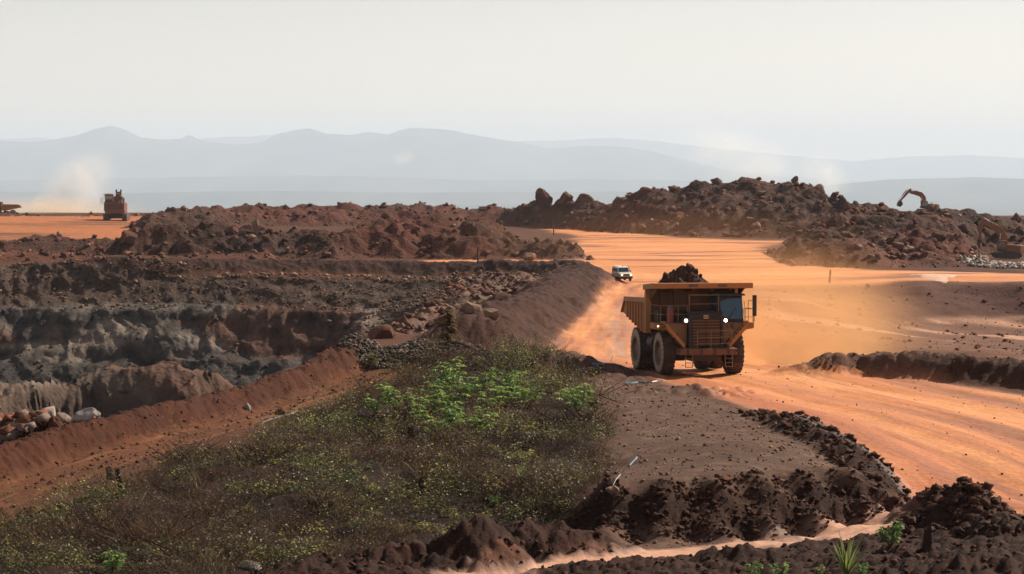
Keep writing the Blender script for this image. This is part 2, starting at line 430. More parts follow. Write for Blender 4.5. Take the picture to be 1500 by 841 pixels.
    s = s + fbm(X / 11, Y / 11, 4, 111) * 3.2 * sstep(2, 10, s) + fbm(X / 3.2, Y / 3.2, 3, 113) * .9 * sstep(2, 8, s)
    far_side = sstep(296, 336, Y)
    prof_far = np.interp(s, [0, 1, 9, 12.5, 20, 23, 32, 44, 70], [0, .4, 4.2, 4.9, 11.6, 12.6, 17.5, 24, 34])
    prof_near = np.interp(s, [0, 2, 8, 40], [0, 2, 15, 38])
    carve = prof_far * far_side + prof_near * (1 - far_side)
    pit_in = (s > 0)
    Hp = H - np.where(pit_in, carve, 0)
    Hp = Hp + pit_in * (sstep(9, 14, s) * ((ridged(X / 13, Y / 13, 4, 121) - .62) * 2.4 + fbm(X / 3, Y / 3, 3, 122) * .5) + sstep(.5, 4, s) * lumps(X, Y, 1.6, 123, .4, mask=pit_in) * .25)
    sl_add, sl_p = ridge(X, Y, Hp, RIDGES['slab'])
    sl = Hp + sl_add + np.clip(sl_p * 4, 0, 1) * ((ridged(X / 7, Y / 9, 4, 131) - .6) * .9 + lumps(X, Y, 1.6, 133, mask=sl_p > 0) * .4)
    Hp = np.where(pit_in & (sl_p > 0), np.maximum(Hp, sl), Hp)
    if Y.min() < 130:
        sp_add, sp_p = ridge(X, Y, Hp, RIDGES['spill'])
        sp = Hp + sp_add + np.clip(sp_p * 4, 0, 1) * (lumps(X, Y, .9, 135) * .5 - .15)
        Hp = np.where(pit_in & (sp_p > 0), np.maximum(Hp, sp), Hp)
    H = np.where(pit_in, Hp, H)
    # bench: stony
    bench_s = inside(X, Y, BENCH)
    bench_m = sstep(-2, 2, bench_s) * (1 - pit_in)
    H = H + bench_m * (lumps(X, Y, 1.5, 141, .5, mask=bench_m > 0) * .5 + fbm(X / 7, Y / 7, 3, 143) * .35 + lumps(X, Y, 4, 145, .25, mask=bench_m > 0) * .5)
    # basin: muddy furrows
    bas_m = sstep(-4, 4, inside(X, Y, BASIN)) * (1 - p_road) * (1 - orange)
    H = H + bas_m * (fbm(X / 16, Y / 5, 4, 151) * .55 + fbm(X / 3, Y / 2, 3, 153) * .12)
    # plateau rim falls away far behind
    H = H - sstep(860, 1150, Y) * 70
    # ------------------------------ soil colours (albedo, plus shade painted on steep faces)
    def c(*v): return np.array(v)[None, :]
    def mix(col, new, m): return col * (1 - m[:, None]) + new * m[:, None]
    n1 = fbm(X / 6, Y / 6, 4, 201); n2 = fbm(X / 1.7, Y / 1.7, 4, 203); n3 = fbm(X / 25, Y / 25, 3, 205)
    n4 = fbm(X / .6, Y / .6, 2, 207)
    col = np.ones((X.size, 3)) * c(.15, .072, .042)
    col = mix(col, c(.20, .085, .045), sstep(-.3, .5, n1))
    far_m = sstep(175, 260, Y)
    rk = np.clip(rock, 0, 1)
    col = mix(col, c(.16, .078, .050), rk)
    col = mix(col, c(.24, .13, .085), rk * sstep(.25, .6, n2 + n4 * .4))
    col = mix(col, c(.11, .05, .038), rk * sstep(.1, .5, -n2))
    col = mix(col, c(.25, .080, .048), rk * sstep(.05, .4, n3 + n1 * .4) * .8)
    col = mix(col, c(.085, .045, .036), rk * sstep(.1, .45, -n3 + n1 * .4) * .7)
    sm = (heapid == 3) | (heapid == 7) | (heapid == 6)
    col = mix(col, c(.21, .085, .05), sm * .8)
    lf = sstep(-6, 6, inside(X, Y, LEFT_FLAT) + n1 * 6) * (heapid == 0)
    col = mix(col, c(.46, .17, .065), lf * sstep(-.55, .1, fbm(X / 40, Y / 12, 3, 209) + .15))
    # orange dust: tyre-polished streaks along the road, blotches on the junction
    st = fbm(road_d * road_side / 1.3, road_v / 30, 4, 211)
    st2 = fbm(road_d * road_side / .4, road_v / 12, 3, 213)
    rc = np.ones((X.size, 3)) * c(.50, .185, .060)
    rc = mix(rc, c(.62, .27, .100), sstep(-.05, .45, st))
    rc = mix(rc, c(.29, .115, .055), sstep(.02, .45, -st - st2 * .35))
    uu = road_d * road_side + fbm(X / 18, Y / 18, 2, 219) * 1.5
    for u0, wd, am in ((-5.6, .9, .75), (-1.4, .7, .6), (2.2, .8, .55), (5.8, .6, .5)):
        rc = mix(rc, c(.27, .105, .05), np.exp(-((uu - u0) / wd) ** 2) * am * sstep(-.5, .25, st2 + st * .4))
    left_edge = sstep(half - 6.0, half - 1.0, road_d) * (road_side > 0) * (Y < 150)
    rc = mix(rc, c(.40, .130, .048), left_edge * .75)
    edge = sstep(half - 1.4, half, road_d)
    rc = mix(rc, c(.24, .12, .08), edge * .6 * (Y < 170))
    grey_track = np.exp(-((road_d * road_side - 3.2) / 1.3) ** 2) * sstep(170, 190, Y) * (1 - sstep(250, 330, Y))
    rc = mix(rc, c(.34, .20, .14), grey_track * sstep(-.3, .3, st2 + .1) * .8)
    jc = np.ones((X.size, 3)) * c(.52, .20, .066)
    jb = fbm(X / 26 + Y / 60, Y / 7, 4, 215)
    jc = mix(jc, c(.62, .275, .105), sstep(0, .5, jb))
    jc = mix(jc, c(.24, .092, .042), sstep(.02, .38, -jb))
    jm = sstep(0, 1, junc_m * (1 - road_m * (1 - sstep(280, 340, Y))))
    oc = rc * (1 - jm[:, None]) + jc * jm[:, None]
    oc = oc * c(1.0, .93, .84)
    col = mix(col, oc, orange * (heapid == 0))
    # basin
    bm = bas_m * (1 - orange)
    bcol = np.ones((X.size, 3)) * c(.20, .10, .065)
    pale = sstep(-.02, .22, fbm(X / 30, Y / 7, 4, 217) - .05)
    bcol = mix(bcol, c(.56, .33, .22), pale)
    lip = sstep(-8.3, -7.6, H) * sstep(300, 318, Y) * sstep(28, 50, X + n1 * 8)
    bcol = mix(bcol, c(.13, .06, .045), lip)  # shade of the camera-facing embankment put into its soil colour
    col = mix(col, bcol, bm)
    # pit rock
    pm = pit_in * sstep(0, 1.5, s)
    pc = np.ones((X.size, 3)) * c(.16, .162, .168)
    pb = fbm(X / 17, H / 3.2, 4, 221); pr = fbm(X / 20 + 5, H / 4.5, 4, 223); pd = fbm(X / 9, H / 6, 4, 225)
    pc = mix(pc, c(.31, .29, .275), sstep(.02, .35, pb))
    pc = mix(pc, c(.19, .095, .072), sstep(.08, .38, pr) * .85)
    pc = mix(pc, c(.085, .085, .092), sstep(.08, .4, pd))
    pf = fbm(X / 1.6, H / 2.6, 4, 227); ps = fbm(X / 1.1, H / 9, 3, 229)
    pc = pc * (1 + .22 * np.sin((H + fbm(X / 9, H / 3, 3, 228) * 1.6) * 2.6))[:, None]
    pc = pc * (1 + .75 * np.clip(pf, -.8, 1) + .45 * np.clip(ps, -.8, 1))[:, None]
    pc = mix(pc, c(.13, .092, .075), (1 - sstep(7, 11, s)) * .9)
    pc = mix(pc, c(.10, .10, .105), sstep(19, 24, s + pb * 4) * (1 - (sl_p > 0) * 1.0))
    pc = mix(pc, c(.20, .14, .115), (sl_p > 0) * .6)
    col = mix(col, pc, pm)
    if Y.min() < 130: col = mix(col, c(.16, .085, .06), pm * (sp_p > 0))
    col = mix(col, c(.21, .135, .10), bench_m * .85)
    col = mix(col, c(.16, .10, .08), bench_m * sstep(0, .5, n1) * .8)
    # berms
    col = mix(col, c(.080, .038, .027), np.clip(p_loop * 2.2, 0, 1) * .95 * (1 - pm))
    col = mix(col, c(.105, .046, .028), np.clip(p_loop * 1.6, 0, 1) * sstep(330, 290, Y) * .9)
    col = mix(col, c(.10, .05, .033), np.clip(p_road * 2.0, 0, 1) * .95)
    # near ground
    col = mix(col, c(.055, .030, .018), scrub_m * .95)
    col = mix(col, c(.11, .055, .03), scrub_m * sstep(.1, .5, n2) * .8)
    col = mix(col, c(.24, .105, .05), ltr_m * near * .9)
    col = mix(col, c(.44, .22, .115), ltr_m * near * sstep(.05, .4, fbm(ltr_d / .5, ltr_v / 14, 3, 231)) * .8)
    col = mix(col, c(.115, .038, .016), np.clip(p_pit * 2.5, 0, 1) * .97 * (1 - pm))
    col = mix(col, c(.150, .088, .062), bank_m * .92)
    col = mix(col, c(.12, .068, .048), bank_m * sstep(.05, .5, n2) * .75)
    col = mix(col, c(.25, .17, .125), bank_m * sstep(.25, .6, n4 + n2 * .3) * .6)
    dark = np.clip(np.maximum(np.maximum(p_clod * 1.8, p_b * 2.2), brk_m), 0, 1)  # brk_m: shade of the steep bank face painted in as dark soil
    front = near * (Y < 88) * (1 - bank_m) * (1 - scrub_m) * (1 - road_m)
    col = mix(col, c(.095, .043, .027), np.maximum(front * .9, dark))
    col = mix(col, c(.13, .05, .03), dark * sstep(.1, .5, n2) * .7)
    col = mix(col, c(.46, .235, .145), ftr_m * (1 - sstep(-.62, -.5, H + n2 * .1)) * (1 - dark) * sstep(.95, 1.35, brk + n2 * .3) * (1 - np.clip(p_b * 7, 0, 1)) * sstep(-.45, -.1, n2 + .12) * .95)
    col = mix(col, c(.16, .14, .125), np.clip(p_grav * 2, 0, 1) * .9 * (1 - pm))
    dk = 1 - np.array([[.56, .645, .715]]) * ((1 - orange * (heapid == 0)) * (1 - ftr_m) * (1 - .6 * lf) * (1 - bench_m * .45) * (1 - bm * .45) * (1 - .35 * bank_m * (1 - dark)))[:, None]
    col = col * dk
    col = col * (1 - .38 * np.maximum(dark, front) * (1 - ftr_m) - .3 * scrub_m - .22 * rk * (1 - pm))[:, None]  # darker soils, and deeper painted shade on the bank face
    # zones for the separate pieces of the setting
    zone[:] = 0
    zone[scrub_m > .5] = 1
    zone[bank_m > .5] = 2
    zone[bas_m > .5] = 3
    zone[bench_m > .5] = 4
    zone[(heapid > 0)] = 5
    zone[orange > .5] = np.where(heapid[orange > .5] > 0, 5, 6)
    zone[(ltr_m > .5) & near] = 7
    zone[(np.maximum(p_loop, np.maximum(p_road, p_pit)) > .18) & (s < 0)] = 8
    zone[(s > .8)] = 9
    zone[(ftr_m > .5) & near & (brk > 1.2) & (p_b < .1)] = 10
    zone[(heapid == 1)] = 11
    zone[(heapid == 2) | (heapid == 3)] = 12
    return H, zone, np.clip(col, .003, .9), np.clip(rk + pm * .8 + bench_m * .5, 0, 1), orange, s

ZONES = {0: 'ground', 1: 'scrub_ground', 2: 'earth_bank', 3: 'basin_floor', 4: 'quarry_bench', 5: 'rubble_ground', 6: 'haul_road', 7: 'dirt_track', 8: 'earth_berm', 9: 'quarry_pit',
         10: 'muddy_path', 11: 'rocky_hill', 12: 'rubble_slope'}

tx = np.r_[np.linspace(-.40, -.232, 36)[:-1], np.linspace(-.232, .232, 760), np.linspace(.232, .40, 36)[1:]]
def span(a, b, st): return list(np.arange(a, b, st))
ty = np.array(span(50, 68, .9) + span(68, 112, .22) + span(112, 165, .33) + span(165, 330, 1.0) + span(330, 390, .42) + span(390, 480, .6) + span(480, 700, 1.1) + span(700, 900, 3.0) + span(900, 1180, 14.0))
TX, TY = np.meshgrid(tx, ty)
NR, NC = TX.shape
GX = (TX * TY).ravel(); GY = TY.ravel()
_res = [terrain(GX[i:i + 60000], GY[i:i + 60000]) for i in range(0, GX.size, 60000)]
GZ = np.concatenate([r[0] for r in _res]); GZONE = np.concatenate([r[1] for r in _res]); GCOL = np.concatenate([r[2] for r in _res])
GROCK = np.concatenate([r[3] for r in _res]); GORANGE = np.concatenate([r[4] for r in _res]); GPIT = np.concatenate([r[5] for r in _res])
del _res

def ground_z(x, y):
    """height of the built ground under (x, y)"""
    j = np.clip(np.searchsorted(ty, y) - 1, 0, NR - 2)
    t = x / y
    i = np.clip(np.searchsorted(tx, t) - 1, 0, NC - 2)
    fy = (y - ty[j]) / (ty[j + 1] - ty[j]); fx = (t - tx[i]) / (tx[i + 1] - tx[i])
    Z = GZ.reshape(NR, NC)
    return float((Z[j, i] * (1 - fx) + Z[j, i + 1] * fx) * (1 - fy) + (Z[j + 1, i] * (1 - fx) + Z[j + 1, i + 1] * fx) * fy)

def ground_v(x, y, arr):
    j = np.clip(np.searchsorted(ty, y) - 1, 0, NR - 2)
    i = np.clip(np.searchsorted(tx, x / y) - 1, 0, NC - 2)
    return arr.reshape(NR, NC)[j, i]

def ground_n(x, y, e=.6):
    n = Vector((ground_z(x - e, y) - ground_z(x + e, y), ground_z(x, y - e) - ground_z(x, y + e), 2 * e))
    return n.normalized()

def at_pixel(px, py, y0=66, y1=880):
    """first ground point seen through a photo pixel, by marching the ray"""
    prev = y0
    for Y in ty[(ty > y0) & (ty < y1)]:
        x, y, z = W(px, py, Y)
        if z <= ground_z(x, y):
            a, b = prev, Y
            for _ in range(14):
                m = (a + b) / 2
                x, y, z = W(px, py, m)
                if z <= ground_z(x, y): b = m
                else: a = m
            return x, y, ground_z(x, y)
        prev = Y
    return W(px, py, y1)

def soil_material(name, bump1, bump2, var, rough=.92, spec=.15, fine=1.0):
    m, nt, out = newmat(name)
    L = nt.links.new
    bsdf = node(nt, "ShaderNodeBsdfPrincipled", Roughness=rough)
    bsdf.inputs['Specular IOR Level'].default_value = spec
    at = node(nt, "ShaderNodeAttribute", attribute_name="soil")
    geo = node(nt, "ShaderNodeNewGeometry")
    a = node(nt, "ShaderNodeTexNoise", Scale=2.2 * fine, Detail=9.0, Roughness=.68)
    b = node(nt, "ShaderNodeTexNoise", Scale=.35 * fine, Detail=6.0, Roughness=.6)
    v = node(nt, "ShaderNodeTexVoronoi", Scale=3.1 * fine)
    for n in (a, b, v): L(geo.outputs['Position'], n.inputs['Vector'])
    r1 = node(nt, "ShaderNodeMapRange"); r1.inputs[1].default_value = .25; r1.inputs[2].default_value = .75; r1.inputs[3].default_value = 1 - var; r1.inputs[4].default_value = 1 + var
    r2 = node(nt, "ShaderNodeMapRange"); r2.inputs[1].default_value = .3; r2.inputs[2].default_value = .7; r2.inputs[3].default_value = 1 - var * .6; r2.inputs[4].default_value = 1 + var * .6
    L(a.outputs[0], r1.inputs[0]); L(b.outputs[0], r2.inputs[0])
    mu = node(nt, "ShaderNodeMath", operation='MULTIPLY'); L(r1.outputs[0], mu.inputs[0]); L(r2.outputs[0], mu.inputs[1])
    sc = node(nt, "ShaderNodeVectorMath", operation='SCALE'); L(at.outputs['Color'], sc.inputs[0]); L(mu.outputs[0], sc.inputs['Scale'])
    L(sc.outputs[0], bsdf.inputs['Base Color'])
    bu1 = node(nt, "ShaderNodeBump", Strength=bump1, Distance=.25); L(a.outputs[0], bu1.inputs['Height'])
    bu2 = node(nt, "ShaderNodeBump", Strength=bump2, Distance=.5); L(v.outputs['Distance'], bu2.inputs['Height']); L(bu1.outputs[0], bu2.inputs['Normal'])
    L(bu2.outputs[0], bsdf.inputs['Normal'])
    L(bsdf.outputs[0], out.inputs['Surface'])
    return m

soil_material("rubble_rock", .5, .2, .28)
soil_material("soil", .6, .06, .34)
soil_material("road_dust", .35, .08, .16, rough=.75, spec=.30)
soil_material("rock_face", .9, .25, .38, fine=.5)

def grid_objects():
    J, I = np.meshgrid(np.arange(NR - 1), np.arange(NC - 1), indexing='ij')
    a = (J * NC + I).ravel(); quads = np.stack([a, a + 1, a + 1 + NC, a + NC], 1)
    co = np.stack([GX, GY, GZ], 1)
    # rough the steep rock sideways so that walls are not a plain height field
    pit_w = ((GPIT > 1) & (GY > 175)).astype(float)
    co[:, 1] += pit_w * (fbm(GX / 3.5, GZ / 2.2, 4, 301) * 1.6 + fbm(GX / 1.2, GZ / .9, 3, 303) * .5)
    co[:, 0] += pit_w * fbm(GX / 4 + 7, GZ / 3, 3, 305) * .8
    P = co.reshape(NR, NC, 3)
    du = np.gradient(P, axis=1); dv = np.gradient(P, axis=0)
    nr = np.cross(du, dv).reshape(-1, 3)
    nr /= np.linalg.norm(nr, axis=1)[:, None] + 1e-12
    zq = np.max(GZONE[quads], axis=1)
    for z, name in ZONES.items():
        q = quads[zq == z]
        if not len(q): continue
        used, inv = np.unique(q.ravel(), return_inverse=True)
        me = bpy.data.meshes.new(name)
        me.vertices.add(len(used)); me.vertices.foreach_set('co', co[used].astype(np.float32).ravel())
        me.loops.add(len(inv)); me.loops.foreach_set('vertex_index', inv.astype(np.int32))
        me.polygons.add(len(q)); me.polygons.foreach_set('loop_start', np.arange(0, len(inv), 4, dtype=np.int32))
        me.polygons.foreach_set('use_smooth', np.ones(len(q), bool))
        at = me.attributes.new('soil', 'FLOAT_COLOR', 'POINT')
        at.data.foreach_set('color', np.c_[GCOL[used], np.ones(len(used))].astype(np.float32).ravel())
        me.update(calc_edges=True); me.validate()
        me.normals_split_custom_set_from_vertices(nr[used].astype(np.float32))
        me.materials.append(MATS['road_dust' if z in (6, 10) else 'rock_face' if z in (9, 11, 12, 5, 4) else 'soil'])
        o = bpy.data.objects.new(name, me)
        COL.objects.link(o)
        o["kind"] = "structure"
    return co
GRID_CO = grid_objects()

# ------------------------------------------------------------------ far plain and mountains
m, nt, out = newmat("far_land")
bs = node(nt, "ShaderNodeBsdfPrincipled", Roughness=1.0)
bs.inputs['Specular IOR Level'].default_value = 0
geo = node(nt, "ShaderNodeNewGeometry")
no = node(nt, "ShaderNodeTexNoise", Scale=.0011, Detail=6.0, Roughness=.6)
mpn = node(nt, "ShaderNodeMapping"); mpn.inputs['Scale'].default_value = (1, .35, 1)
ra = node(nt, "ShaderNodeValToRGB")
ra.color_ramp.elements[0].position = .38; ra.color_ramp.elements[0].color = (.035, .042, .04, 1)
ra.color_ramp.elements[1].position = .66; ra.color_ramp.elements[1].color = (.12, .11, .085, 1)
nt.links.new(geo.outputs['Position'], mpn.inputs['Vector']); nt.links.new(mpn.outputs[0], no.inputs['Vector']); nt.links.new(no.outputs[0], ra.inputs[0])
nt.links.new(ra.outputs[0], bs.inputs['Base Color']); nt.links.new(bs.outputs[0], out.inputs['Surface'])

def land(name, X, Y, Z, kind='structure'):
    nr, nc = X.shape
    J, I = np.meshgrid(np.arange(nr - 1), np.arange(nc - 1), indexing='ij')
    a = (J * nc + I).ravel(); q = np.stack([a, a + 1, a + 1 + nc, a + nc], 1)
    me = bpy.data.meshes.new(name)
    me.from_pydata(np.stack([X, Y, Z], -1).reshape(-1, 3).tolist(), [], q.tolist())
    me.polygons.foreach_set('use_smooth', np.ones(len(q), bool))
    me.materials.append(MATS['far_land'])
    o = bpy.data.objects.new(name, me)
    COL.objects.link(o)
    o["kind"] = kind
    return o

PLAIN = -340.0
fx = np.linspace(-.5, .5, 240); fyv = np.geomspace(1050, 62500, 160)
FX, FY = np.meshgrid(fx, fyv)
FXX = FX * FY
FZ = PLAIN + fbm(FXX / 3000, FY / 3000, 4, 401) * np.clip(FY / 400, 4, 55) + np.where(FY < 2600, (2600 - FY) / 1550 * 260, 0)
land('far_plain', FXX, FY, FZ)

def range_of_hills(name, prof, D, depth, seed, rough):
    xs = np.array([(p[0] - CX) / FPX * D for p in prof]); zs = np.array([W(p[0], p[1], D)[2] for p in prof])
    u = np.linspace(xs[0], xs[-1], 420); v = np.linspace(-1, 1, 34)
    U, V = np.meshgrid(u, v)
    top = np.interp(U, xs, zs) - (PLAIN - 60)
    n = fbm(U / (depth * .35), V * 2.2, 5, seed)
    prf = np.clip(1 - np.abs(V) ** 1.1, 0, 1)
    Z = PLAIN - 60 + top * prf * (1 + (1 - prf) * rough * n) + fbm(U / (depth * .06), V * 0 + 3, 4, seed + 5) * top * .02
    return land(name, U, D + V * depth, Z)

range_of_hills('mountain_range', [(-700, 236), (-420, 220), (-200, 212), (0, 206), (60, 207), (112, 199), (140, 189), (165, 184), (182, 189), (205, 200), (235, 203), (268, 203), (278, 197), (292, 203), (340, 210), (385, 208),
               (408, 194), (430, 189), (455, 187), (478, 195), (520, 196), (540, 193), (570, 197), (585, 190), (602, 186), (650, 188), (700, 196), (760, 207), (800, 216), (860, 212), (920, 215), (960, 222), (1000, 233),
               (1050, 246), (1120, 256), (1300, 270)], 43000, 6000, 411, .5)
range_of_hills('distant_mountains', [(-700, 225), (-300, 212), (0, 204), (60, 200), (130, 208), (250, 206), (330, 200), (400, 196), (470, 204), (620, 212), (780, 206), (900, 200), (980, 208), (1100, 222), (1250, 236), (1330, 228), (1420, 226), (1500, 232),
               (1700, 226), (2200, 236)], 57000, 4000, 421, .4)
range_of_hills('wooded_hills', [(850, 292), (960, 282), (1100, 273), (1215, 271), (1290, 263), (1350, 261), (1420, 259), (1500, 261), (1600, 258), (1900, 263), (2300, 266)], 28500, 4200, 431, .5)
range_of_hills('low_hills', [(-700, 268), (-200, 262), (0, 264), (120, 262), (300, 258), (420, 256), (560, 258), (700, 264), (850, 262), (1000, 264), (1200, 274)], 33000, 3200, 441, .5)
range_of_hills('plain_ridge', [(-700, 284), (-200, 282), (0, 280), (150, 283), (380, 279), (620, 282), (900, 280), (1100, 287)], 25500, 2800, 451, .5)

# the air: one closed box round the camera and the whole place
HAZE_D = 4.2e-5
hz = bpy.data.meshes.new('haze')
bm = bmesh.new()
bmesh.ops.create_cube(bm, size=1.0)
bm.to_mesh(hz); bm.free()
hz_o = bpy.data.objects.new('haze', hz)
COL.objects.link(hz_o)
hz_o["kind"] = "stuff"
hz_o.location = (0, 31400, 230)
hz_o.scale = (72000, 63400, 1500)
m, nt, out = newmat("haze_air")
pv = node(nt, "ShaderNodeVolumePrincipled")
pv.inputs['Color'].default_value = (.76, .87, 1.0, 1)
pv.inputs['Density'].default_value = HAZE_D
pv.inputs['Anisotropy'].default_value = .1
nt.links.new(pv.outputs[0], out.inputs['Volume'])
hz.materials.append(m)
# ------------------------------------------------------------------ mesh builder and materials for the things
class MB:
    def __init__(self): self.v, self.f, self.mi = [], [], []
    def add(self, v, f, M=None):
        o = len(self.v)
        for p in v:
            p = Vector(p)
            self.v.append(tuple(M @ p) if M is not None else tuple(p))
        self.f += [tuple(i + o for i in q) for q in f]
        return self
    def box(self, x0, x1, y0, y1, z0, z1, M=None):
        return self.add([(x0, y0, z0), (x1, y0, z0), (x1, y1, z0), (x0, y1, z0), (x0, y0, z1), (x1, y0, z1), (x1, y1, z1), (x0, y1, z1)],
                        [(3, 2, 1, 0), (4, 5, 6, 7), (0, 1, 5, 4), (1, 2, 6, 5), (2, 3, 7, 6), (3, 0, 4, 7)], M)
    def prism(self, poly, a0, a1, axis='x', M=None):
        """polygon in the two other axes, run along `axis` from a0 to a1"""
        n = len(poly)
        def mk(p, a):
            return (a, p[0], p[1]) if axis == 'x' else (p[0], a, p[1]) if axis == 'y' else (p[0], p[1], a)
        v = [mk(p, a0) for p in poly] + [mk(p, a1) for p in poly]
        ar = sum(poly[i][0] * poly[(i + 1) % n][1] - poly[(i + 1) % n][0] * poly[i][1] for i in range(n))
        flip = (ar > 0) != (axis == 'y')
        f = [tuple(range(n))[::-1], tuple(range(n, 2 * n))] + [(i, (i + 1) % n, (i + 1) % n + n, i + n) for i in range(n)]
        if not flip: f = [q[::-1] for q in f]
        return self.add(v, f, M)
    def cyl(self, p0, p1, r0, r1=None, n=12, M=None, cap=True):
        r1 = r0 if r1 is None else r1
        p0, p1 = Vector(p0), Vector(p1)
        q = (p1 - p0).to_track_quat('Z', 'Y')
        ring = lambda c, r: [c + q @ Vector((r * math.cos(2 * math.pi * i / n), r * math.sin(2 * math.pi * i / n), 0)) for i in range(n)]
        v = ring(p0, r0) + ring(p1, r1)
        f = [(i, (i + 1) % n, (i + 1) % n + n, i + n) for i in range(n)]
        if cap: f += [tuple(range(n))[::-1], tuple(range(n, 2 * n))]
        return self.add(v, f, M)
    def tube(self, pts, r, n=6, M=None):
        for a, b in zip(pts[:-1], pts[1:]): self.cyl(a, b, r, n=n, M=M)
        return self
    def lathe(self, prof, n=32, axis='x', M=None, cap=True):
        """profile of (offset along axis, radius)"""
        v = []
        for a, r in prof:
            for i in range(n):
                t = 2 * math.pi * i / n
                v.append((a, r * math.cos(t), r * math.sin(t)) if axis == 'x' else (r * math.cos(t), r * math.sin(t), a))
        k = len(prof)
        f = [(j * n + i, j * n + (i + 1) % n, (j + 1) * n + (i + 1) % n, (j + 1) * n + i) for j in range(k - 1) for i in range(n)]
        if cap: f += [tuple(range(n))[::-1], tuple((k - 1) * n + i for i in range(n))]
        return self.add(v, f, M)
    def build(self, name, mat, parent=None, smooth=False, bevel=0.0, loc=None):
        me = bpy.data.meshes.new(name)
        bm = bmesh.new()
        vs = [bm.verts.new(p) for p in self.v]
        for q in self.f:
            try: bm.faces.new([vs[i] for i in q])
            except ValueError: pass
        bmesh.ops.recalc_face_normals(bm, faces=bm.faces)
        if bevel: bmesh.ops.bevel(bm, geom=[e for e in bm.edges if e.calc_face_angle(0) > .6], offset=bevel, segments=1, affect='EDGES')
        bm.to_mesh(me); bm.free()
        if smooth: me.polygons.foreach_set('use_smooth', np.ones(len(me.polygons), bool)); me.set_sharp_from_angle(angle=R(38))
        me.materials.append(MATS[mat])
        o = bpy.data.objects.new(name, me)
        COL.objects.link(o)
        if parent: o.parent = parent
        if loc: o.location = loc
        return o

def empty(name, loc=(0, 0, 0), rz=0, parent=None, scale=1):
    o = bpy.data.objects.new(name, None)
    COL.objects.link(o)
    o.location = loc; o.rotation_euler = (0, 0, rz); o.scale = (scale,) * 3
    o.parent = parent
    o.empty_display_size = .2
    return o

def copy_tree(o, parent=None):
    c = o.copy(); COL.objects.link(c)
    c.parent = parent
    if parent is not None: c.matrix_parent_inverse = o.matrix_parent_inverse.copy()
    for k in ("label", "category", "group"):
        if k in c: del c[k]
    for ch in [x for x in COL.objects if x.parent == o]: copy_tree(ch, c)
    return c

def paint(name, col, dust, amt=.5, rough=.55, spec=.3, scale=1.6, metal=0.0):
    m, nt, out = newmat(name)
    L = nt.links.new
    b = node(nt, "ShaderNodeBsdfPrincipled", Roughness=rough, Metallic=metal)
    b.inputs['Specular IOR Level'].default_value = spec
    tc = node(nt, "ShaderNodeTexCoord")
    n1 = node(nt, "ShaderNodeTexNoise", Scale=scale, Detail=8.0, Roughness=.7)
    n2 = node(nt, "ShaderNodeTexNoise", Scale=scale * 9, Detail=4.0, Roughness=.6)
    L(tc.outputs['Object'], n1.inputs['Vector']); L(tc.outputs['Object'], n2.inputs['Vector'])
    ad = node(nt, "ShaderNodeMath", operation='MULTIPLY_ADD'); L(n2.outputs[0], ad.inputs[0]); ad.inputs[1].default_value = .35; L(n1.outputs[0], ad.inputs[2])
    mr = node(nt, "ShaderNodeMapRange"); mr.inputs[1].default_value = .52; mr.inputs[2].default_value = .85; mr.inputs[3].default_value = max(0, amt - .3); mr.inputs[4].default_value = min(1, amt + .35)
    L(ad.outputs[0], mr.inputs[0])
    mx = node(nt, "ShaderNodeMix", data_type='RGBA')
    mx.inputs[6].default_value = (*col, 1); mx.inputs[7].default_value = (*dust, 1)
    L(mr.outputs[0], mx.inputs[0]); L(mx.outputs[2], b.inputs['Base Color'])
    bu = node(nt, "ShaderNodeBump", Strength=.15, Distance=.03); L(ad.outputs[0], bu.inputs['Height']); L(bu.outputs[0], b.inputs['Normal'])
    L(b.outputs[0], out.inputs['Surface'])
    return m

DUST = (.36, .165, .075)
paint("truck_yellow", (.40, .155, .036), (.36, .145, .055), .5)
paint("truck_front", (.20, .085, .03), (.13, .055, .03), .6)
paint("truck_dark", (.03, .026, .025), (.09, .042, .026), .35)
paint("truck_black", (.016, .017, .02), (.10, .055, .035), .2)
paint("grille_dark", (.07, .03, .02), (.12, .05, .03), .5)
paint("tyre_rubber", (.022, .021, .021), (.17, .095, .06), .4, rough=.9, spec=.15)
paint("tyre_wall", (.30, .24, .19), (.42, .30, .2), .5, rough=.9, spec=.1)
paint("rim_paint", (.18, .09, .06), (.20, .10, .06), .5)
paint("rail_paint", (.22, .13, .06), (.24, .12, .07), .5)
paint("red_paint", (.28, .05, .045), (.24, .09, .06), .35)
paint("blue_paint", (.03, .09, .22), (.12, .09, .09), .3)
paint("emblem_paint", (.60, .42, .20), (.5, .3, .16), .4)
paint("letter_black", (.02, .018, .016), (.06, .04, .03), .3)
paint("decal_faded", (.11, .065, .045), (.2, .1, .06), .4)
paint("car_white", (.74, .70, .60), (.62, .42, .24), .3, rough=.35, spec=.5)
paint("machine_rust", (.13, .045, .025), (.20, .075, .04), .5)
paint("machine_ochre", (.25, .09, .028), (.20, .08, .04), .5)
paint("machine_light", (.55, .36, .20), (.45, .27, .15), .4, rough=.4)
paint("machine_dark", (.05, .04, .038), (.13, .07, .05), .4)
paint("steel_bright", (.55, .55, .55), (.4, .35, .3), .3, rough=.3, metal=.6)
paint("post_wood", (.05, .035, .028), (.09, .055, .04), .4, rough=.9)
paint("bark_dead", (.07, .035, .022), (.12, .055, .03), .5, rough=.95, spec=.05, scale=6)
paint("charred", (.022, .015, .012), (.07, .035, .022), .4, rough=.95, spec=.05, scale=6)
paint("pipe_grey", (.17, .17, .18), (.2, .12, .08), .4, rough=.7)
paint("truck_shade", (.11, .042, .02), (.16, .065, .03), .5)  # body paint darkened to carry the shade under the canopy
paint("truck_khaki", (.24, .145, .055), (.20, .095, .045), .5)
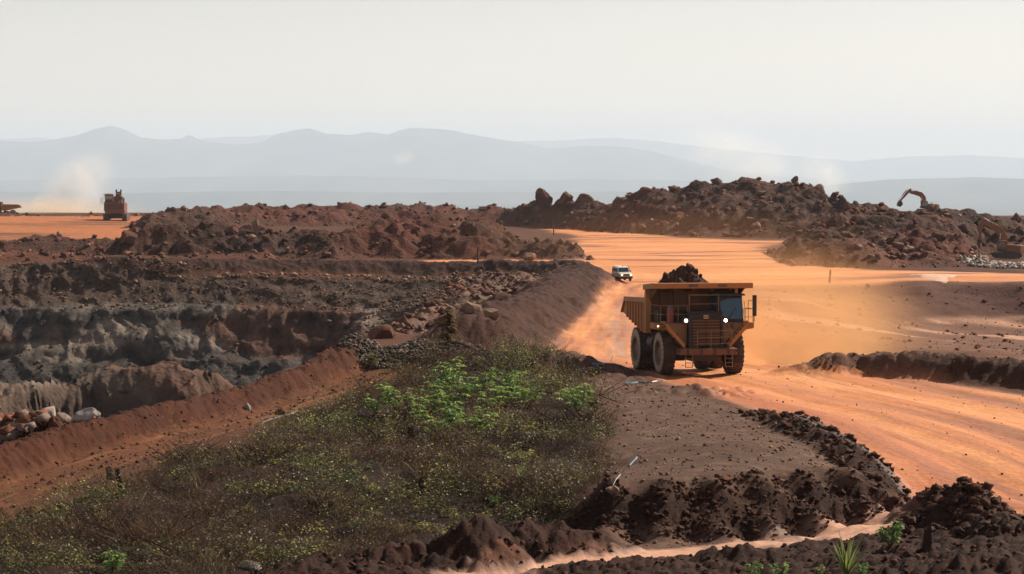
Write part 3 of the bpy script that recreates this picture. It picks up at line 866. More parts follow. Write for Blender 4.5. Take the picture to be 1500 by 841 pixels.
paint("plastic_blue", (.03, .17, .24), (.14, .15, .15), .4, rough=.4)
paint("plastic_white", (.34, .34, .34), (.5, .4, .33), .25, rough=.5)
paint("rock_brown", (.14, .064, .04), (.085, .038, .026), .5, rough=.95, spec=.1, scale=.9)
paint("rock_pale", (.25, .16, .115), (.14, .08, .055), .45, rough=.95, spec=.1, scale=.9)
paint("rock_grey", (.30, .27, .25), (.18, .12, .09), .35, rough=.95, spec=.1, scale=1.5)
paint("load_earth", (.04, .019, .013), (.085, .04, .026), .5, rough=.95, spec=.1, scale=3)

m, nt, out = newmat("cab_glass")
b = node(nt, "ShaderNodeBsdfPrincipled", Roughness=.06); b.inputs['Base Color'].default_value = (.012, .05, .085, 1); b.inputs['Specular IOR Level'].default_value = .9
b.inputs['Coat Weight'].default_value = .6; b.inputs['Coat Roughness'].default_value = .05
nt.links.new(b.outputs[0], out.inputs['Surface'])
m, nt, out = newmat("lamp_lit")
e = node(nt, "ShaderNodeEmission", Strength=14.0); e.inputs['Color'].default_value = (1, .93, .8, 1)
nt.links.new(e.outputs[0], out.inputs['Surface'])
m, nt, out = newmat("lamp_small")
e = node(nt, "ShaderNodeEmission", Strength=3.0); e.inputs['Color'].default_value = (1, .80, .55, 1)
nt.links.new(e.outputs[0], out.inputs['Surface'])

# ------------------------------------------------------------------ haul truck (front towards -y, metres)
def wheel(parent, x, y, rad, width, outer, lugs=26, n=44, name='wheel'):
    w = empty(name, (x, y, rad), 0, parent)
    h = width / 2
    t = MB()
    t.lathe([(-h * .80, rad * .52), (-h * .98, rad * .62), (-h, rad * .80), (-h * .86, rad * .93), (-h * .6, rad * .965), (h * .6, rad * .965), (h * .86, rad * .93), (h, rad * .80), (h * .98, rad * .62), (h * .80, rad * .52)], n, cap=False)
    for i in range(lugs):
        for s in (-1, 1):
            a = 2 * math.pi * (i + (.25 if s > 0 else -.25)) / lugs
            M = Matrix.Rotation(a, 4, 'X')
            wd = math.pi * rad / lugs * .62
            t.add([(s * h * .04, -wd, rad * .95), (s * h * .96, -wd * .7, rad * .90), (s * h * .96, wd * 1.0, rad * .90), (s * h * .04, wd * .7, rad * .95),
                   (s * h * .06, -wd * .85, rad * 1.0), (s * h * .93, -wd * .55, rad * .975), (s * h * .93, wd * .85, rad * .975), (s * h * .06, wd * .55, rad * 1.0)],
                  [(0, 3, 2, 1), (4, 5, 6, 7), (0, 1, 5, 4), (1, 2, 6, 5), (2, 3, 7, 6), (3, 0, 4, 7)], M)
    t.build('tyre', 'tyre_rubber', w, True)
    s = -1 if outer < 0 else 1
    wl = MB()
    wl.lathe([(s * h * .99, rad * .60), (s * h * 1.035, rad * .66), (s * h * 1.045, rad * .78), (s * h * 1.0, rad * .87), (s * h * .9, rad * .90)], n, cap=False)
    wl.build('sidewall', 'tyre_wall', w, True)
    r = MB()
    r.lathe([(s * h * .95, rad * .60), (s * h * 1.06, rad * .575), (s * h * 1.06, rad * .53), (s * h * .75, rad * .50), (s * h * .45, rad * .46), (s * h * .40, rad * .30), (s * h * .72, rad * .27), (s * h * .78, rad * .12), (s * h * .78, .02)], n, cap=False)
    for i in range(12):
        a = 2 * math.pi * i / 12
        c = (s * h * .42, rad * .38 * math.cos(a), rad * .38 * math.sin(a))
        r.cyl(c, (s * h * .52, c[1], c[2]), .035, n=6)
    r.build('rim', 'rim_paint', w, True)
    return w

def haul_truck(name):
    T = empty(name)
    MB().box(-.95, -.45, -3.9, 4.3, 1.15, 1.75).box(.45, .95, -3.9, 4.3, 1.15, 1.75).box(-.45, .45, -3.6, -3.2, 1.2, 1.6).box(-.45, .45, .2, .6, 1.2, 1.6).build('frame', 'truck_dark', T)
    for s in (-1, 1):
        wheel(T, s * 2.05, -2.3, 1.29, .76, s)
        wheel(T, s * 2.30, 2.3, 1.29, .70, s)
        wheel(T, s * 1.48, 2.3, 1.29, .70, s)
        MB().cyl((s * 1.45, -2.3, 1.1), (s * 1.3, -2.2, 2.7), .2, n=14).build('suspension_strut', 'truck_dark', T, True)
    MB().cyl((-1.15, 2.3, 1.29), (1.15, 2.3, 1.29), .42, n=18).lathe([(-.6, .3), (-.3, .72), (.3, .72), (.6, .3)], 20, M=Matrix.Translation((0, 2.15, 1.25))).build('rear_axle', 'truck_dark', T, True)
    MB().cyl((-1.7, -2.3, 1.25), (1.7, -2.3, 1.25), .17, n=10).box(-.75, .75, -3.6, -.6, .85, 1.2).build('front_axle', 'truck_dark', T)
    # engine hood and grille
    MB().box(-.98, .98, -3.78, -1.3, 1.7, 3.55).prism([(-3.80, 3.55), (-1.3, 3.55), (-1.3, 3.72), (-3.6, 3.72)], -1.05, 1.05).build('hood', 'truck_dark', T, bevel=.03)
    g = MB().box(-.84, .84, -3.84, -3.78, 1.72, 3.38).build('grille', 'letter_black', T)
    for i in range(9):
        z = 1.78 + i * .17
        MB().box(-.80, .80, -3.93, -3.84, z, z + .085).build('grille_bar', 'truck_front', g)
    MB().box(-.04, .04, -3.96, -3.931, 1.75, 3.3).build('grille_post', 'truck_dark', g)
    for s in (-1, 1):
        MB().box(s * .86, s * 1.02, -3.95, -3.6, 1.66, 3.5).build('grille_side', 'truck_black', T)
        MB().box(s * .40, s * .56, -3.90, -3.84, 3.36, 3.47).build('vent', 'truck_black', T)
    em = MB().box(-.14, .14, -3.93, -3.86, 3.31, 3.51).build('emblem', 'emblem_paint', T)
    cu = bpy.data.curves.new('emblem_text', 'FONT'); cu.body = "CAT"; cu.size = .15; cu.align_x = 'CENTER'; cu.align_y = 'CENTER'; cu.extrude = .006; cu.offset = .004
    to = bpy.data.objects.new('tmp', cu); COL.objects.link(to)
    bpy.context.view_layer.update()
    tm = bpy.data.meshes.new_from_object(to.evaluated_get(bpy.context.evaluated_depsgraph_get()))
    bpy.data.objects.remove(to)
    tm.materials.clear(); tm.materials.append(MATS['letter_black'])
    lo = bpy.data.objects.new('lettering', tm); COL.objects.link(lo); lo.parent = em
    lo.location = (0, -3.937, 3.41); lo.rotation_euler = (R(90), 0, 0)
    # fenders, bumper, stairs
    for s in (-1, 1):
        MB().prism([(s * 1.05, 3.05), (s * 2.55, 3.05), (s * 2.5, 2.62), (s * 1.95, 2.62), (s * 1.05, 1.75)], -3.55, -3.40, 'y').build('fender_panel', 'truck_khaki', T)
        MB().box(s * 1.06, s * 1.9, -3.38, -3.1, 1.65, 2.6).build('fender_box', 'truck_dark', T)
        hl = MB().box(s * 1.04, s * 1.32, -3.86, -3.55, 3.02, 3.40).build('headlight_box', 'truck_dark', T)
        for zz_ in (3.20,):
            MB().cyl((s * 1.18, -3.86, zz_), (s * 1.18, -3.885, zz_), .088, n=14).build('headlight', 'lamp_lit', hl)
            MB().box(s * 1.18 - .11, s * 1.18 + .11, -3.95, -3.86, zz_ + .085, zz_ + .10).build('lamp_visor', 'truck_black', hl)
        # stair
        st = MB()
        a, b_ = (s * 1.30, 1.62), (s * 2.42, 2.98)
        for yy in (-4.15, -3.62):
            st.prism([(a[0], a[1] - .05), (a[0], a[1] + .24), (b_[0], b_[1] + .12), (b_[0], b_[1] - .17)], yy, yy + .06, 'y')
        so = st.build('stair', 'truck_yellow', T)
        for i in range(6):
            t = (i + .5) / 6
            x, z = a[0] + (b_[0] - a[0]) * t, a[1] + (b_[1] - a[1]) * t
            MB().box(x - .12, x + .12, -4.10, -3.60, z, z + .04).build('step', 'truck_dark', so)
        # hanging ladder
        ld = MB()
        x0 = -1.33 if s < 0 else 1.02
        for x in (x0, x0 + .42): ld.tube([(x, -4.35, 1.25), (x, -4.35, .55)], .022)
        for z in (.56, .80, 1.04): ld.tube([(x0, -4.35, z), (x0 + .42, -4.35, z)], .022)
        ld.build('ladder', 'rail_paint', T)
        MB().box(s * 1.72 - .09, s * 1.72 + .09, -4.47, -4.41, 1.42, 1.56).build('tow_hook', 'truck_dark', T)
    bp = MB().prism([(-4.40, 1.24), (-4.40, 1.60), (-3.6, 1.66), (-3.6, 1.24)], -1.72, 1.72).build('bumper', 'truck_front', T, bevel=.03)
    for x in (-1.2, -.4, .4, 1.2): MB().box(x - .05, x + .05, -4.44, -4.401, 1.28, 1.56).build('bumper_bracket', 'truck_dark', bp)
    # front walkway rails
    for x0, x1 in ((-.62, 1.42),):
        rl = MB()
        for x in (x0, (x0 + x1) / 2 - .22, x1): rl.tube([(x, -4.30, 1.6), (x, -4.30, 2.62)], .022)
        for z in (1.90, 2.25, 2.62): rl.tube([(x0, -4.30, z), (x1, -4.30, z)], .02)
        rl.build('handrail', 'rail_paint', T)
    # deck
    MB().box(-2.62, 2.62, -3.55, -1.15, 2.98, 3.06).box(-2.55, 2.55, -3.5, -1.2, 2.82, 2.98).build('deck', 'truck_front', T)
    MB().prism([(2.40, 3.08), (3.08, 3.02), (3.06, 2.70), (2.40, 2.60)], -3.2, -1.6, 'y').build('side_platform', 'truck_yellow', T)
    MB().prism([(-2.40, 3.04), (-2.90, 3.04), (-2.90, 2.70), (-2.40, 2.62)], -3.2, -2.3, 'y').build('side_platform', 'truck_yellow', T)
    MB().cyl((-2.66, -3.2, 2.86), (-2.66, -3.23, 2.86), .045, n=10).build('marker_lamp', 'lamp_small', T)
    for x0, z0 in ((-1.55, 2.55), (-1.75, 2.35)):
        MB().tube([(x0, -3.42, z0), (x0 - .1, -3.75, z0 - .3), (x0 + .1, -3.75, z0 - .7), (x0 + .2, -3.42, z0 - .95)], .035).build('hose', 'truck_black', T)
    MB().box(1.55, 1.63, -3.575, -3.552, 2.72, 2.98).box(1.63, 1.74, -3.575, -3.552, 2.93, 2.98).box(1.63, 1.74, -3.575, -3.552, 2.82, 2.87).box(1.70, 1.76, -3.575, -3.552, 2.68, 2.84).build('panel_mark', 'letter_black', T)
    MB().box(1.30, 1.46, -3.58, -3.552, 2.70, 2.95).build('service_door', 'truck_front', T)
    for s in (-1, 1):
        MB().box(s * 2.30, s * 2.58, -3.62, -3.55, 3.06, 3.16).build('kick_plate', 'truck_yellow', T)
        MB().prism([(-3.35, 2.62), (-3.35, 2.70), (-1.2, 2.80), (-1.0, 2.45), (-1.06, 2.42), (-1.25, 2.72)], s * 1.70, s * 2.52).build('mudguard', 'truck_black', T)
    # rails on the deck, left part
    rl = MB()
    for x in (-2.6, -2.1, -1.55, -1.0): rl.tube([(x, -3.5, 3.06), (x, -3.5, 4.05)], .02)
    for z in (3.55, 4.05): rl.tube([(-2.6, -3.5, z), (-1.0, -3.5, z)], .02)
    for z in (3.55, 4.05): rl.tube([(-2.6, -3.5, z), (-2.6, -1.3, z)], .02)
    rl.build('handrail', 'rail_paint', T)
    rl = MB()
    for x in (-.95, .78): rl.tube([(x, -3.75, 3.7), (x, -3.75, 4.66)], .02)
    for z in (4.15, 4.66): rl.tube([(-.95, -3.75, z), (.78, -3.75, z)], .02)
    rl.build('handrail', 'rail_paint', T)
    rl = MB()
    for x, y in ((2.50, -3.15), (2.74, -3.15), (3.02, -3.15), (3.02, -1.7)): rl.tube([(x, y, 3.05), (x, y, 4.25 if x < 2.6 else 4.30 if x < 2.9 else 3.82)], .02)
    rl.tube([(2.44, -3.15, 4.25), (2.50, -3.15, 4.25)], .02).tube([(2.50, -3.15, 3.35), (3.02, -3.15, 3.35)], .02).tube([(2.50, -3.15, 3.82), (3.05, -3.15, 3.82), (3.02, -1.7, 3.82)], .02).tube([(2.74, -3.15, 4.30), (3.0, -3.15, 4.30)], .02)
    rl.build('handrail', 'rail_paint', T)
    mi = MB().box(2.98, 3.22, -3.25, -3.15, 3.40, 4.62).build('mirror', 'truck_black', T, bevel=.02)
    MB().box(3.01, 3.19, -3.15, -3.145, 3.45, 4.58).build('mirror_glass', 'cab_glass', mi)
    MB().tube([(3.1, -3.12, 3.05), (3.1, -3.12, 3.5)], .03).build('mirror_arm', 'truck_dark', mi)
    MB().box(2.30, 2.36, -3.55, -3.45, 3.5, 3.85).build('mirror', 'steel_bright', T)
    # tanks and boxes on the left deck
    MB().cyl((-1.85, -2.9, 3.06), (-1.85, -2.9, 3.86), .21, n=16).build('suppression_tank', 'red_paint', T, True)
    MB().cyl((-1.85, -2.9, 3.86), (-1.85, -2.9, 4.04), .20, .13, n=16).build('tank_cap', 'blue_paint', T, True)
    MB().box(-1.35, -.98, -3.3, -2.0, 3.06, 3.55).build('equipment_box', 'truck_dark', T, bevel=.02)
    MB().box(-2.45, -2.1, -2.4, -1.4, 3.06, 3.75).build('equipment_box', 'truck_dark', T, bevel=.02)
    MB().cyl((-1.9, -.55, 1.75), (-1.9, .75, 1.75), .48, n=18).build('fuel_tank', 'truck_dark', T, True)
    MB().cyl((1.9, -.55, 1.75), (1.9, .75, 1.75), .48, n=18).build('hydraulic_tank', 'truck_dark', T, True)
    for s in (-1, 1):
        MB().cyl((s * .75, -.6, 1.7), (s * .85, .4, 2.9), .14, n=12).build('hoist_cylinder', 'truck_dark', T, True)
    # cab (right half of the deck as one looks at the front)
    cb = MB().prism([(-3.46, 3.06), (-1.35, 3.06), (-1.35, 4.62), (-3.08, 4.62)], .98, 2.38).build('cab', 'truck_black', T, bevel=.02)
    MB().prism([(-3.50, 4.60), (-1.30, 4.62), (-1.30, 4.72), (-3.45, 4.70)], .92, 2.44).build('cab_roof', 'truck_dark', cb)
    Mw = Matrix.Identity(4)
    ws = MB()
    wf = lambda z: -3.47 + (z - 3.06) * .2436
    o2 = [(1.04, 3.26), (2.34, 3.26), (2.34, 4.56), (1.60, 4.43), (1.04, 4.27)]
    ws.add([(x, wf(z) - .02, z) for x, z in o2] + [(x, wf(z) - .002, z) for x, z in o2], [(0, 1, 2, 3, 4), (9, 8, 7, 6, 5)] + [(i, (i + 1) % 5, (i + 1) % 5 + 5, i + 5) for i in range(5)])
    ws.build('windshield', 'cab_glass', cb)
    MB().box(2.38, 2.395, -3.0, -1.6, 3.5, 4.5).build('side_window', 'cab_glass', cb)
    MB().box(.965, .98, -3.0, -1.6, 3.7, 4.5).build('side_window', 'cab_glass', cb)
    MB().tube([(1.5, wf(3.3) - .05, 3.3), (1.95, wf(3.9) - .05, 3.9)], .015).build('wiper', 'truck_black', cb)
    MB().box(1.98, 2.14, -3.05, -2.9, 4.72, 5.05).build('roof_post', 'truck_yellow', cb)
    # tipper: side profile in (y, z)
    prof = [(-.95, 2.35), (.15, 2.35), (5.25, 3.38), (4.25, 4.28), (-.95, 4.38)]
    tb = MB()
    for s in (-1, 1):
        tb.prism(prof, s * 2.62, s * 2.70)
    tb.prism([(-.95, 2.35), (.15, 2.35), (5.25, 3.38), (5.22, 3.50), (.12, 2.47), (-.95, 2.47)], -2.61, 2.61)
    body = tb.build('tipper_body', 'truck_yellow', T)
    MB().prism([(-1.0, 2.49), (-.9, 2.49), (-.9, 4.95), (-1.0, 4.95)], -2.555, 2.555).build('front_wall', 'truck_shade', body)
    for s in (-1, 1):
        MB().prism([(-.98, 4.16), (4.42, 4.06), (4.30, 4.34), (-.98, 4.44)], s * 2.59, s * 2.86).build('top_rail', 'truck_yellow', body)
        MB().prism([(4.30, 4.30), (4.50, 4.20), (5.36, 3.38), (5.22, 3.32)], s * 2.60, s * 2.82).build('tail_rail', 'truck_yellow', body)
        for y in (-.30, .38, 1.06, 1.74, 2.42, 3.10, 3.78):
            zb = 2.37 if y < .15 else 2.37 + (y - .15) * .202
            MB().prism([(y - .11, zb), (y + .11, zb + .03), (y + .11, 4.14), (y - .11, 4.14)], s * 2.70, s * 2.83).build('rib', 'truck_yellow', body)
        MB().prism([(-1.12, 2.38), (-.82, 2.38), (-.82, 4.5), (-.95, 4.98), (-1.25, 4.98)], s * 2.56, s * 2.88).build('corner_post', 'truck_yellow', body)
    for x in (-1.9, -1.1, -.3, .5, 1.3, 2.0):
        MB().box(x - .07, x + .07, -1.14, -1.003, 2.6, 4.92).build('front_rib', 'truck_shade', body)
    cn = MB().prism([(-1.22, 4.93), (-3.15, 5.03), (-3.15, 5.13), (-.92, 5.05)], -2.96, 2.96).build('canopy', 'truck_shade', T)
    MB().prism([(-3.26, 5.02), (-3.10, 5.02), (-3.10, 5.35), (-3.26, 5.33)], -3.0, 3.0).build('canopy_beam', 'truck_yellow', cn, bevel=.02)
    for s in (-1, 1):
        MB().prism([(-3.09, 5.03), (-.95, 4.90), (-.95, 5.20), (-3.09, 5.34)], s * 2.88, s * 3.0).build('canopy_edge', 'truck_yellow', cn)
        MB().prism([(-2.9, 5.02), (-1.1, 4.93), (-1.1, 4.2)], s * 2.55, s * 2.63).build('canopy_gusset', 'truck_shade', cn)
    for x0, x1 in ((-.86, -.30), (.88, 1.44)):
        MB().box(x0, x1, -3.266, -3.262, 5.09, 5.27).build('faded_decal', 'decal_faded', cn)
    for x in (-1.6, -.5, .6, 1.7): MB().prism([(-3.05, 4.90), (-1.2, 4.75), (-1.2, 4.93), (-3.05, 5.03)], x - .05, x + .05).build('canopy_rib', 'truck_shade', cn)
    return T

def heap_mesh(name, prof, mat, seed):
    """a heap of spoil in the tipper: prof(u, v) height over a grid in x, y"""
    n = 80
    xs = np.linspace(-2.58, 2.58, n); ys = np.linspace(-.86, 4.6, n)
    X, Y = np.meshgrid(xs, ys)
    Z = prof(X, Y) + lumps(X.ravel() + 31, Y.ravel() + 17, .8, seed).reshape(n, n) * .7 + lumps(X.ravel() + 3, Y.ravel() + 7, .35, seed).reshape(n, n) * .5 - .25 + fbm(X / .4, Y / .4, 3, seed) * .10
    me = bpy.data.meshes.new(name)
    J, I = np.meshgrid(np.arange(n - 1), np.arange(n - 1), indexing='ij')
    a = (J * n + I).ravel(); q = np.stack([a, a + 1, a + 1 + n, a + n], 1)
    me.from_pydata(np.stack([X, Y, Z], -1).reshape(-1, 3).tolist(), [], q.tolist())
    me.materials.append(MATS[mat])
    o = bpy.data.objects.new(name, me); COL.objects.link(o)
    return o

TRUCK = haul_truck('haul_truck')
tag(TRUCK, 'large dusty yellow mining truck with lit headlights driving towards us on the haul road', 'dump truck', 'mining trucks')
tX, tY = W(1008, 545, 142.3)[:2]
TRUCK.rotation_euler = (0, 0, R(11))
def seat(o, pts, tilt=True):
    """stand a vehicle on the ground by its wheel positions (local points)"""
    rz = o.rotation_euler[2]
    c, s = math.cos(rz), math.sin(rz)
    w = [(o.location[0] + (c * x - s * y) * o.scale[0], o.location[1] + (s * x + c * y) * o.scale[0]) for x, y in pts]
    z = [ground_z(*p) for p in w]
    o.location.z = sum(z) / len(z)
    return z
TRUCK.location = (tX, tY, 0)
zz = seat(TRUCK, [(-2.05, -2.3), (2.05, -2.3), (-2.0, 2.3), (2.0, 2.3)])
TRUCK.rotation_euler = (math.atan2((zz[2] + zz[3] - zz[0] - zz[1]) / 2, 4.6), math.atan2((zz[0] + zz[2] - zz[1] - zz[3]) / 2, 4.1), R(11))
TRUCK.rotation_mode = 'XYZ'
load = heap_mesh('earth_load', lambda X, Y: 3.28 + 1.75 * np.exp(-np.abs((X + .1) / 1.95) ** 2.4 - ((Y - .9) / 1.8) ** 2) + .95 * np.exp(-((X / 2.7) ** 4 + ((Y - 1.6) / 2.6) ** 2)) + .45 * fbm(X / 1.1 + 3, Y / 1.1, 3, 77) , 'load_earth', 501)
_r = np.random.default_rng(44)
_co = np.array([v.co[:] for v in load.data.vertices])
_pk = _r.choice(np.nonzero(_co[:, 2] > 4.3)[0], 170)
LOAD_PICK = (_co[_pk], _r.random(170) ** 3 * .34 + .07)
tag(load, 'dark heap of earth and rock piled in the nearest mining truck', 'load', 'truck loads')
load.location = TRUCK.location; load.rotation_euler = TRUCK.rotation_euler

# ------------------------------------------------------------------ white off-road car
def car():
    T = empty('off_road_car')
    low = [(-2.45, .55), (-2.5, .95), (-2.40, 1.12), (-1.05, 1.22), (2.45, 1.22), (2.5, .55)]
    bd = MB().prism(low, -.88, .88).build('body', 'car_white', T, bevel=.05)
    cabin = MB()
    bot = [(-1.05, 1.21), (2.46, 1.21)]; top = [(-.62, 1.93), (-.4, 2.02), (2.30, 2.02), (2.40, 1.95)]
    n = 6
    prof = [(-1.05, 1.21), (-.62, 1.90), (-.40, 2.03), (2.30, 2.05), (2.44, 1.93), (2.46, 1.21)]
    v = []
    for s in (-1, 1):
        for y, z in prof: v.append((s * (.86 - .12 * max(0, z - 1.21) / .84), y, z))
    f = [tuple(range(6)), tuple(range(11, 5, -1))] + [(i, i + 6, (i + 1) % 6 + 6, (i + 1) % 6) for i in range(6)]
    cabin.add(v, f)
    cb = cabin.build('cabin', 'car_white', T, bevel=.04)
    MB().add([(-.74, -1.02, 1.30), (.74, -1.02, 1.30), (.70, -.655, 1.88), (-.70, -.655, 1.88), (-.74, -.98, 1.30), (.74, -.98, 1.30), (.70, -.615, 1.88), (-.70, -.615, 1.88)],
             [(0, 1, 2, 3), (7, 6, 5, 4), (0, 3, 7, 4), (1, 5, 6, 2), (3, 2, 6, 7), (0, 4, 5, 1)]).build('windshield', 'cab_glass', cb)
    for s in (-1, 1):
        for y0, y1 in ((-.62, .15), (.25, 1.2), (1.3, 2.3)):
            MB().add([(s * .862, y0 - (.12 if y0 < 0 else 0), 1.32), (s * .862, y1, 1.32), (s * .785, y1, 1.86), (s * .785, y0 + (.1 if y0 < 0 else 0), 1.86),
                      (s * .83, y0, 1.32), (s * .83, y1, 1.32), (s * .755, y1, 1.86), (s * .755, y0, 1.86)], [(0, 1, 2, 3), (7, 6, 5, 4), (0, 4, 5, 1), (1, 5, 6, 2), (2, 6, 7, 3), (3, 7, 4, 0)]).build('side_window', 'cab_glass', cb)
        for y in (-1.6, 1.45):
            w = empty('wheel', (s * .78, y, .39), 0, T)
            MB().lathe([(-.12, .22), (-.13, .33), (-.10, .39), (.10, .39), (.13, .33), (.12, .22)], 20).build('tyre', 'tyre_rubber', w, True)
            MB().lathe([(s * .10, .24), (s * .125, .22), (s * .11, .08), (s * .13, .02)], 16).build('rim', 'rim_paint', w, True)
        MB().cyl((s * .62, -2.50, .93), (s * .62, -2.53, .93), .11, n=12).build('headlight', 'lamp_small', bd)
        MB().box(s * .95, s * 1.10, -.85, -.78, 1.3, 1.5).build('mirror', 'truck_black', T)
    MB().box(-.5, .5, -2.53, -2.50, .82, 1.04).build('grille', 'truck_black', bd)
    MB().box(-.9, .9, -2.66, -2.46, .48, .68).build('bumper', 'truck_dark', bd)
    MB().box(-.82, .82, -2.3, 2.4, .36, .55).build('chassis', 'truck_black', T)
    MB().tube([(.86, -1.0, 1.1), (.84, -.62, 1.95), (.82, -.6, 2.15)], .035).build('snorkel', 'truck_black', T)
    MB().cyl((0, -.35, 2.03), (0, -.35, 2.2), .05, n=8).build('roof_beacon', 'truck_dark', T)
    return T
CAR = car()
tag(CAR, 'small white off-road car driving on the road behind the big mining truck', 'car')
p = at_pixel(911, 411, 300, 600)
CAR.location = p; CAR.rotation_euler = (0, 0, R(12)); CAR.scale = (1.02,) * 3
seat(CAR, [(-.78, -1.6), (.78, -1.6), (-.78, 1.45), (.78, 1.45)])
# ------------------------------------------------------------------ excavators, shovel, far truck
def plate(pts, th):
    """outline of a bar running through points with given half-thickness at each"""
    up, dn = [], []
    for i, (x, z) in enumerate(pts):
        a = pts[max(i - 1, 0)]; b = pts[min(i + 1, len(pts) - 1)]
        dx, dz = b[0] - a[0], b[1] - a[1]
        l = math.hypot(dx, dz)
        nx, nz = -dz / l, dx / l
        t = th[i]
        up.append((x + nx * t, z + nz * t)); dn.append((x - nx * t, z - nz * t))
    return up + dn[::-1]

def excavator(name, boom, bth, stick, tool, cyl, hammer):
    T = empty(name)
    for s in (-1, 1):
        st = []
        for i in range(9): a = math.pi / 2 + math.pi * i / 8; st.append((-2.05 + .46 * math.cos(a), .48 + .46 * math.sin(a)))
        for i in range(9): a = -math.pi / 2 + math.pi * i / 8; st.append((2.05 + .46 * math.cos(a), .48 + .46 * math.sin(a)))
        tr = MB().prism(st, s * 1.1 - .28, s * 1.1 + .28, 'y').build('track', 'machine_dark', T)
        for i in range(17):
            x = -2.2 + i * .275
            MB().box(x - .1, x + .1, s * 1.1 - .30, s * 1.1 + .30, .94, .99).build('track_shoe', 'machine_dark', tr)
            if i % 2: MB().box(x - .1, x + .1, s * 1.1 - .30, s * 1.1 + .30, -.02, .03).build('track_shoe', 'machine_dark', tr)
    MB().cyl((0, 0, .5), (0, 0, 1.12), .75, n=18).box(-1.2, 1.2, -.9, .9, .35, .8).build('undercarriage', 'machine_dark', T)
    hs = MB().prism([(-1.55, 1.12), (2.2, 1.12), (2.2, 2.15), (.6, 2.35), (-.2, 2.35), (-.2, 1.7), (-1.55, 1.7)], -1.35, 1.35, 'y').build('house', 'machine_ochre', T, bevel=.05)
    MB().prism([(2.2, 1.05), (2.95, 1.15), (3.0, 2.0), (2.7, 2.22), (2.2, 2.22)], -1.38, 1.38, 'y').build('counterweight', 'machine_light', T, bevel=.08)
    cb = MB().prism([(-1.75, 1.2), (-.15, 1.2), (-.15, 2.95), (-1.35, 2.95), (-1.75, 2.3)], -1.36, -.42, 'y').build('cab', 'machine_dark', T, bevel=.03)
    MB().prism([(-1.66, 1.75), (-.95, 1.75), (-.95, 2.82), (-1.32, 2.82), (-1.66, 2.28)], -1.385, -1.365, 'y').build('side_window', 'cab_glass', cb)
    MB().prism([(-.85, 1.75), (-.28, 1.75), (-.28, 2.82), (-.85, 2.82)], -1.385, -1.365, 'y').build('side_window', 'cab_glass', cb)
    MB().box(-1.4, -.1, -1.38, -.4, 2.95, 3.02).build('cab_roof', 'machine_light', cb)
    MB().tube([(.3, -1.3, 2.3), (.3, -1.3, 2.75), (2.1, -1.3, 2.65), (2.1, -1.3, 2.15)], .03).build('handrail', 'steel_bright', T)
    MB().cyl((1.4, .6, 2.2), (1.4, .6, 2.75), .09, n=10).build('exhaust', 'machine_dark', T)
    bo = MB().prism(plate(boom, [q * 1.2 for q in bth]), -.26, .26, 'y').build('boom', 'machine_ochre', T, bevel=.03)
    sk = MB().prism(plate(stick, [.28, .34, .18] if len(stick) == 3 else [.3, .2]), -.2, .2, 'y').build('stick', 'machine_ochre', T, bevel=.03)
    for p0, p1, nm in cyl:
        for yy in ((-.42, .42) if nm == 'boom_cylinder' else (0,)):
            mid = (p0[0] * .45 + p1[0] * .55, p0[1] * .45 + p1[1] * .55)
            c = MB().cyl((p0[0], yy, p0[1]), (mid[0], yy, mid[1]), .12, n=10).build(nm, 'machine_ochre', T, True)
            MB().cyl((mid[0], yy, mid[1]), (p1[0], yy, p1[1]), .07, n=8).build('piston', 'steel_bright', c, True)
    if hammer:
        (x0, z0), (x1, z1) = tool
        h = MB().prism(plate([(x0, z0), (x0 * .45 + x1 * .55, z0 * .45 + z1 * .55)], [.3, .26]), -.28, .28, 'y').build('hammer', 'machine_dark', T, bevel=.02)
        MB().cyl((x0 * .45 + x1 * .55, 0, z0 * .45 + z1 * .55), (x1, 0, z1), .1, .05, n=10).build('chisel', 'machine_dark', h)
    else:
        MB().prism(tool, -.75, .75, 'y').build('bucket', 'machine_dark', T, bevel=.02)
    return T

E1 = excavator('excavator', [(-.35, 2.3), (-.55, 3.6), (-1.25, 4.75), (-2.6, 5.5), (-4.2, 6.25)], [.32, .48, .55, .42, .28], [(-4.05, 6.95), (-4.35, 6.2), (-4.75, 3.0)],
               ((-4.78, 3.2), (-5.0, .55)), [((-1.6, 5.55), (-4.0, 6.9), 'stick_cylinder'), ((-1.3, 1.9), (-1.15, 4.3), 'boom_cylinder'), ((-4.75, 5.9), (-5.05, 3.4), 'tool_cylinder')], True)
tag(E1, 'ochre excavator with a breaker hammer working beside pale broken stone', 'excavator', 'excavators')
x, y, _ = W(1475, 379, 440)
E1.location = (x, y, ground_z(x, y) + .1); E1.scale = (1.05,) * 3; E1.rotation_euler = (0, 0, R(-8))
E2 = excavator('excavator', [(-.6, 2.3), (-1.0, 3.9), (-1.7, 4.75), (-3.0, 5.05), (-4.6, 5.35)], [.35, .5, .52, .42, .3], [(-4.3, 6.1), (-5.0, 5.45), (-7.2, 3.0)],
               [(-7.3, 3.25), (-6.75, 2.8), (-6.6, 2.1), (-7.2, 1.5), (-7.9, 1.8), (-7.75, 2.6)],
               [((-2.0, 5.35), (-4.3, 6.0), 'stick_cylinder'), ((-1.5, 1.9), (-1.5, 4.2), 'boom_cylinder'), ((-5.4, 5.9), (-7.5, 3.4), 'tool_cylinder')], False)
tag(E2, 'dark excavator with folded boom standing on top of the rubble heap', 'excavator', 'excavators')
x, y, z = W(1358, 297, 490)
E2.scale = (.78,) * 3
E2.location = (x, y, W(1358, 297, 490)[2] - 2.0); E2.rotation_euler = (0, 0, R(6))

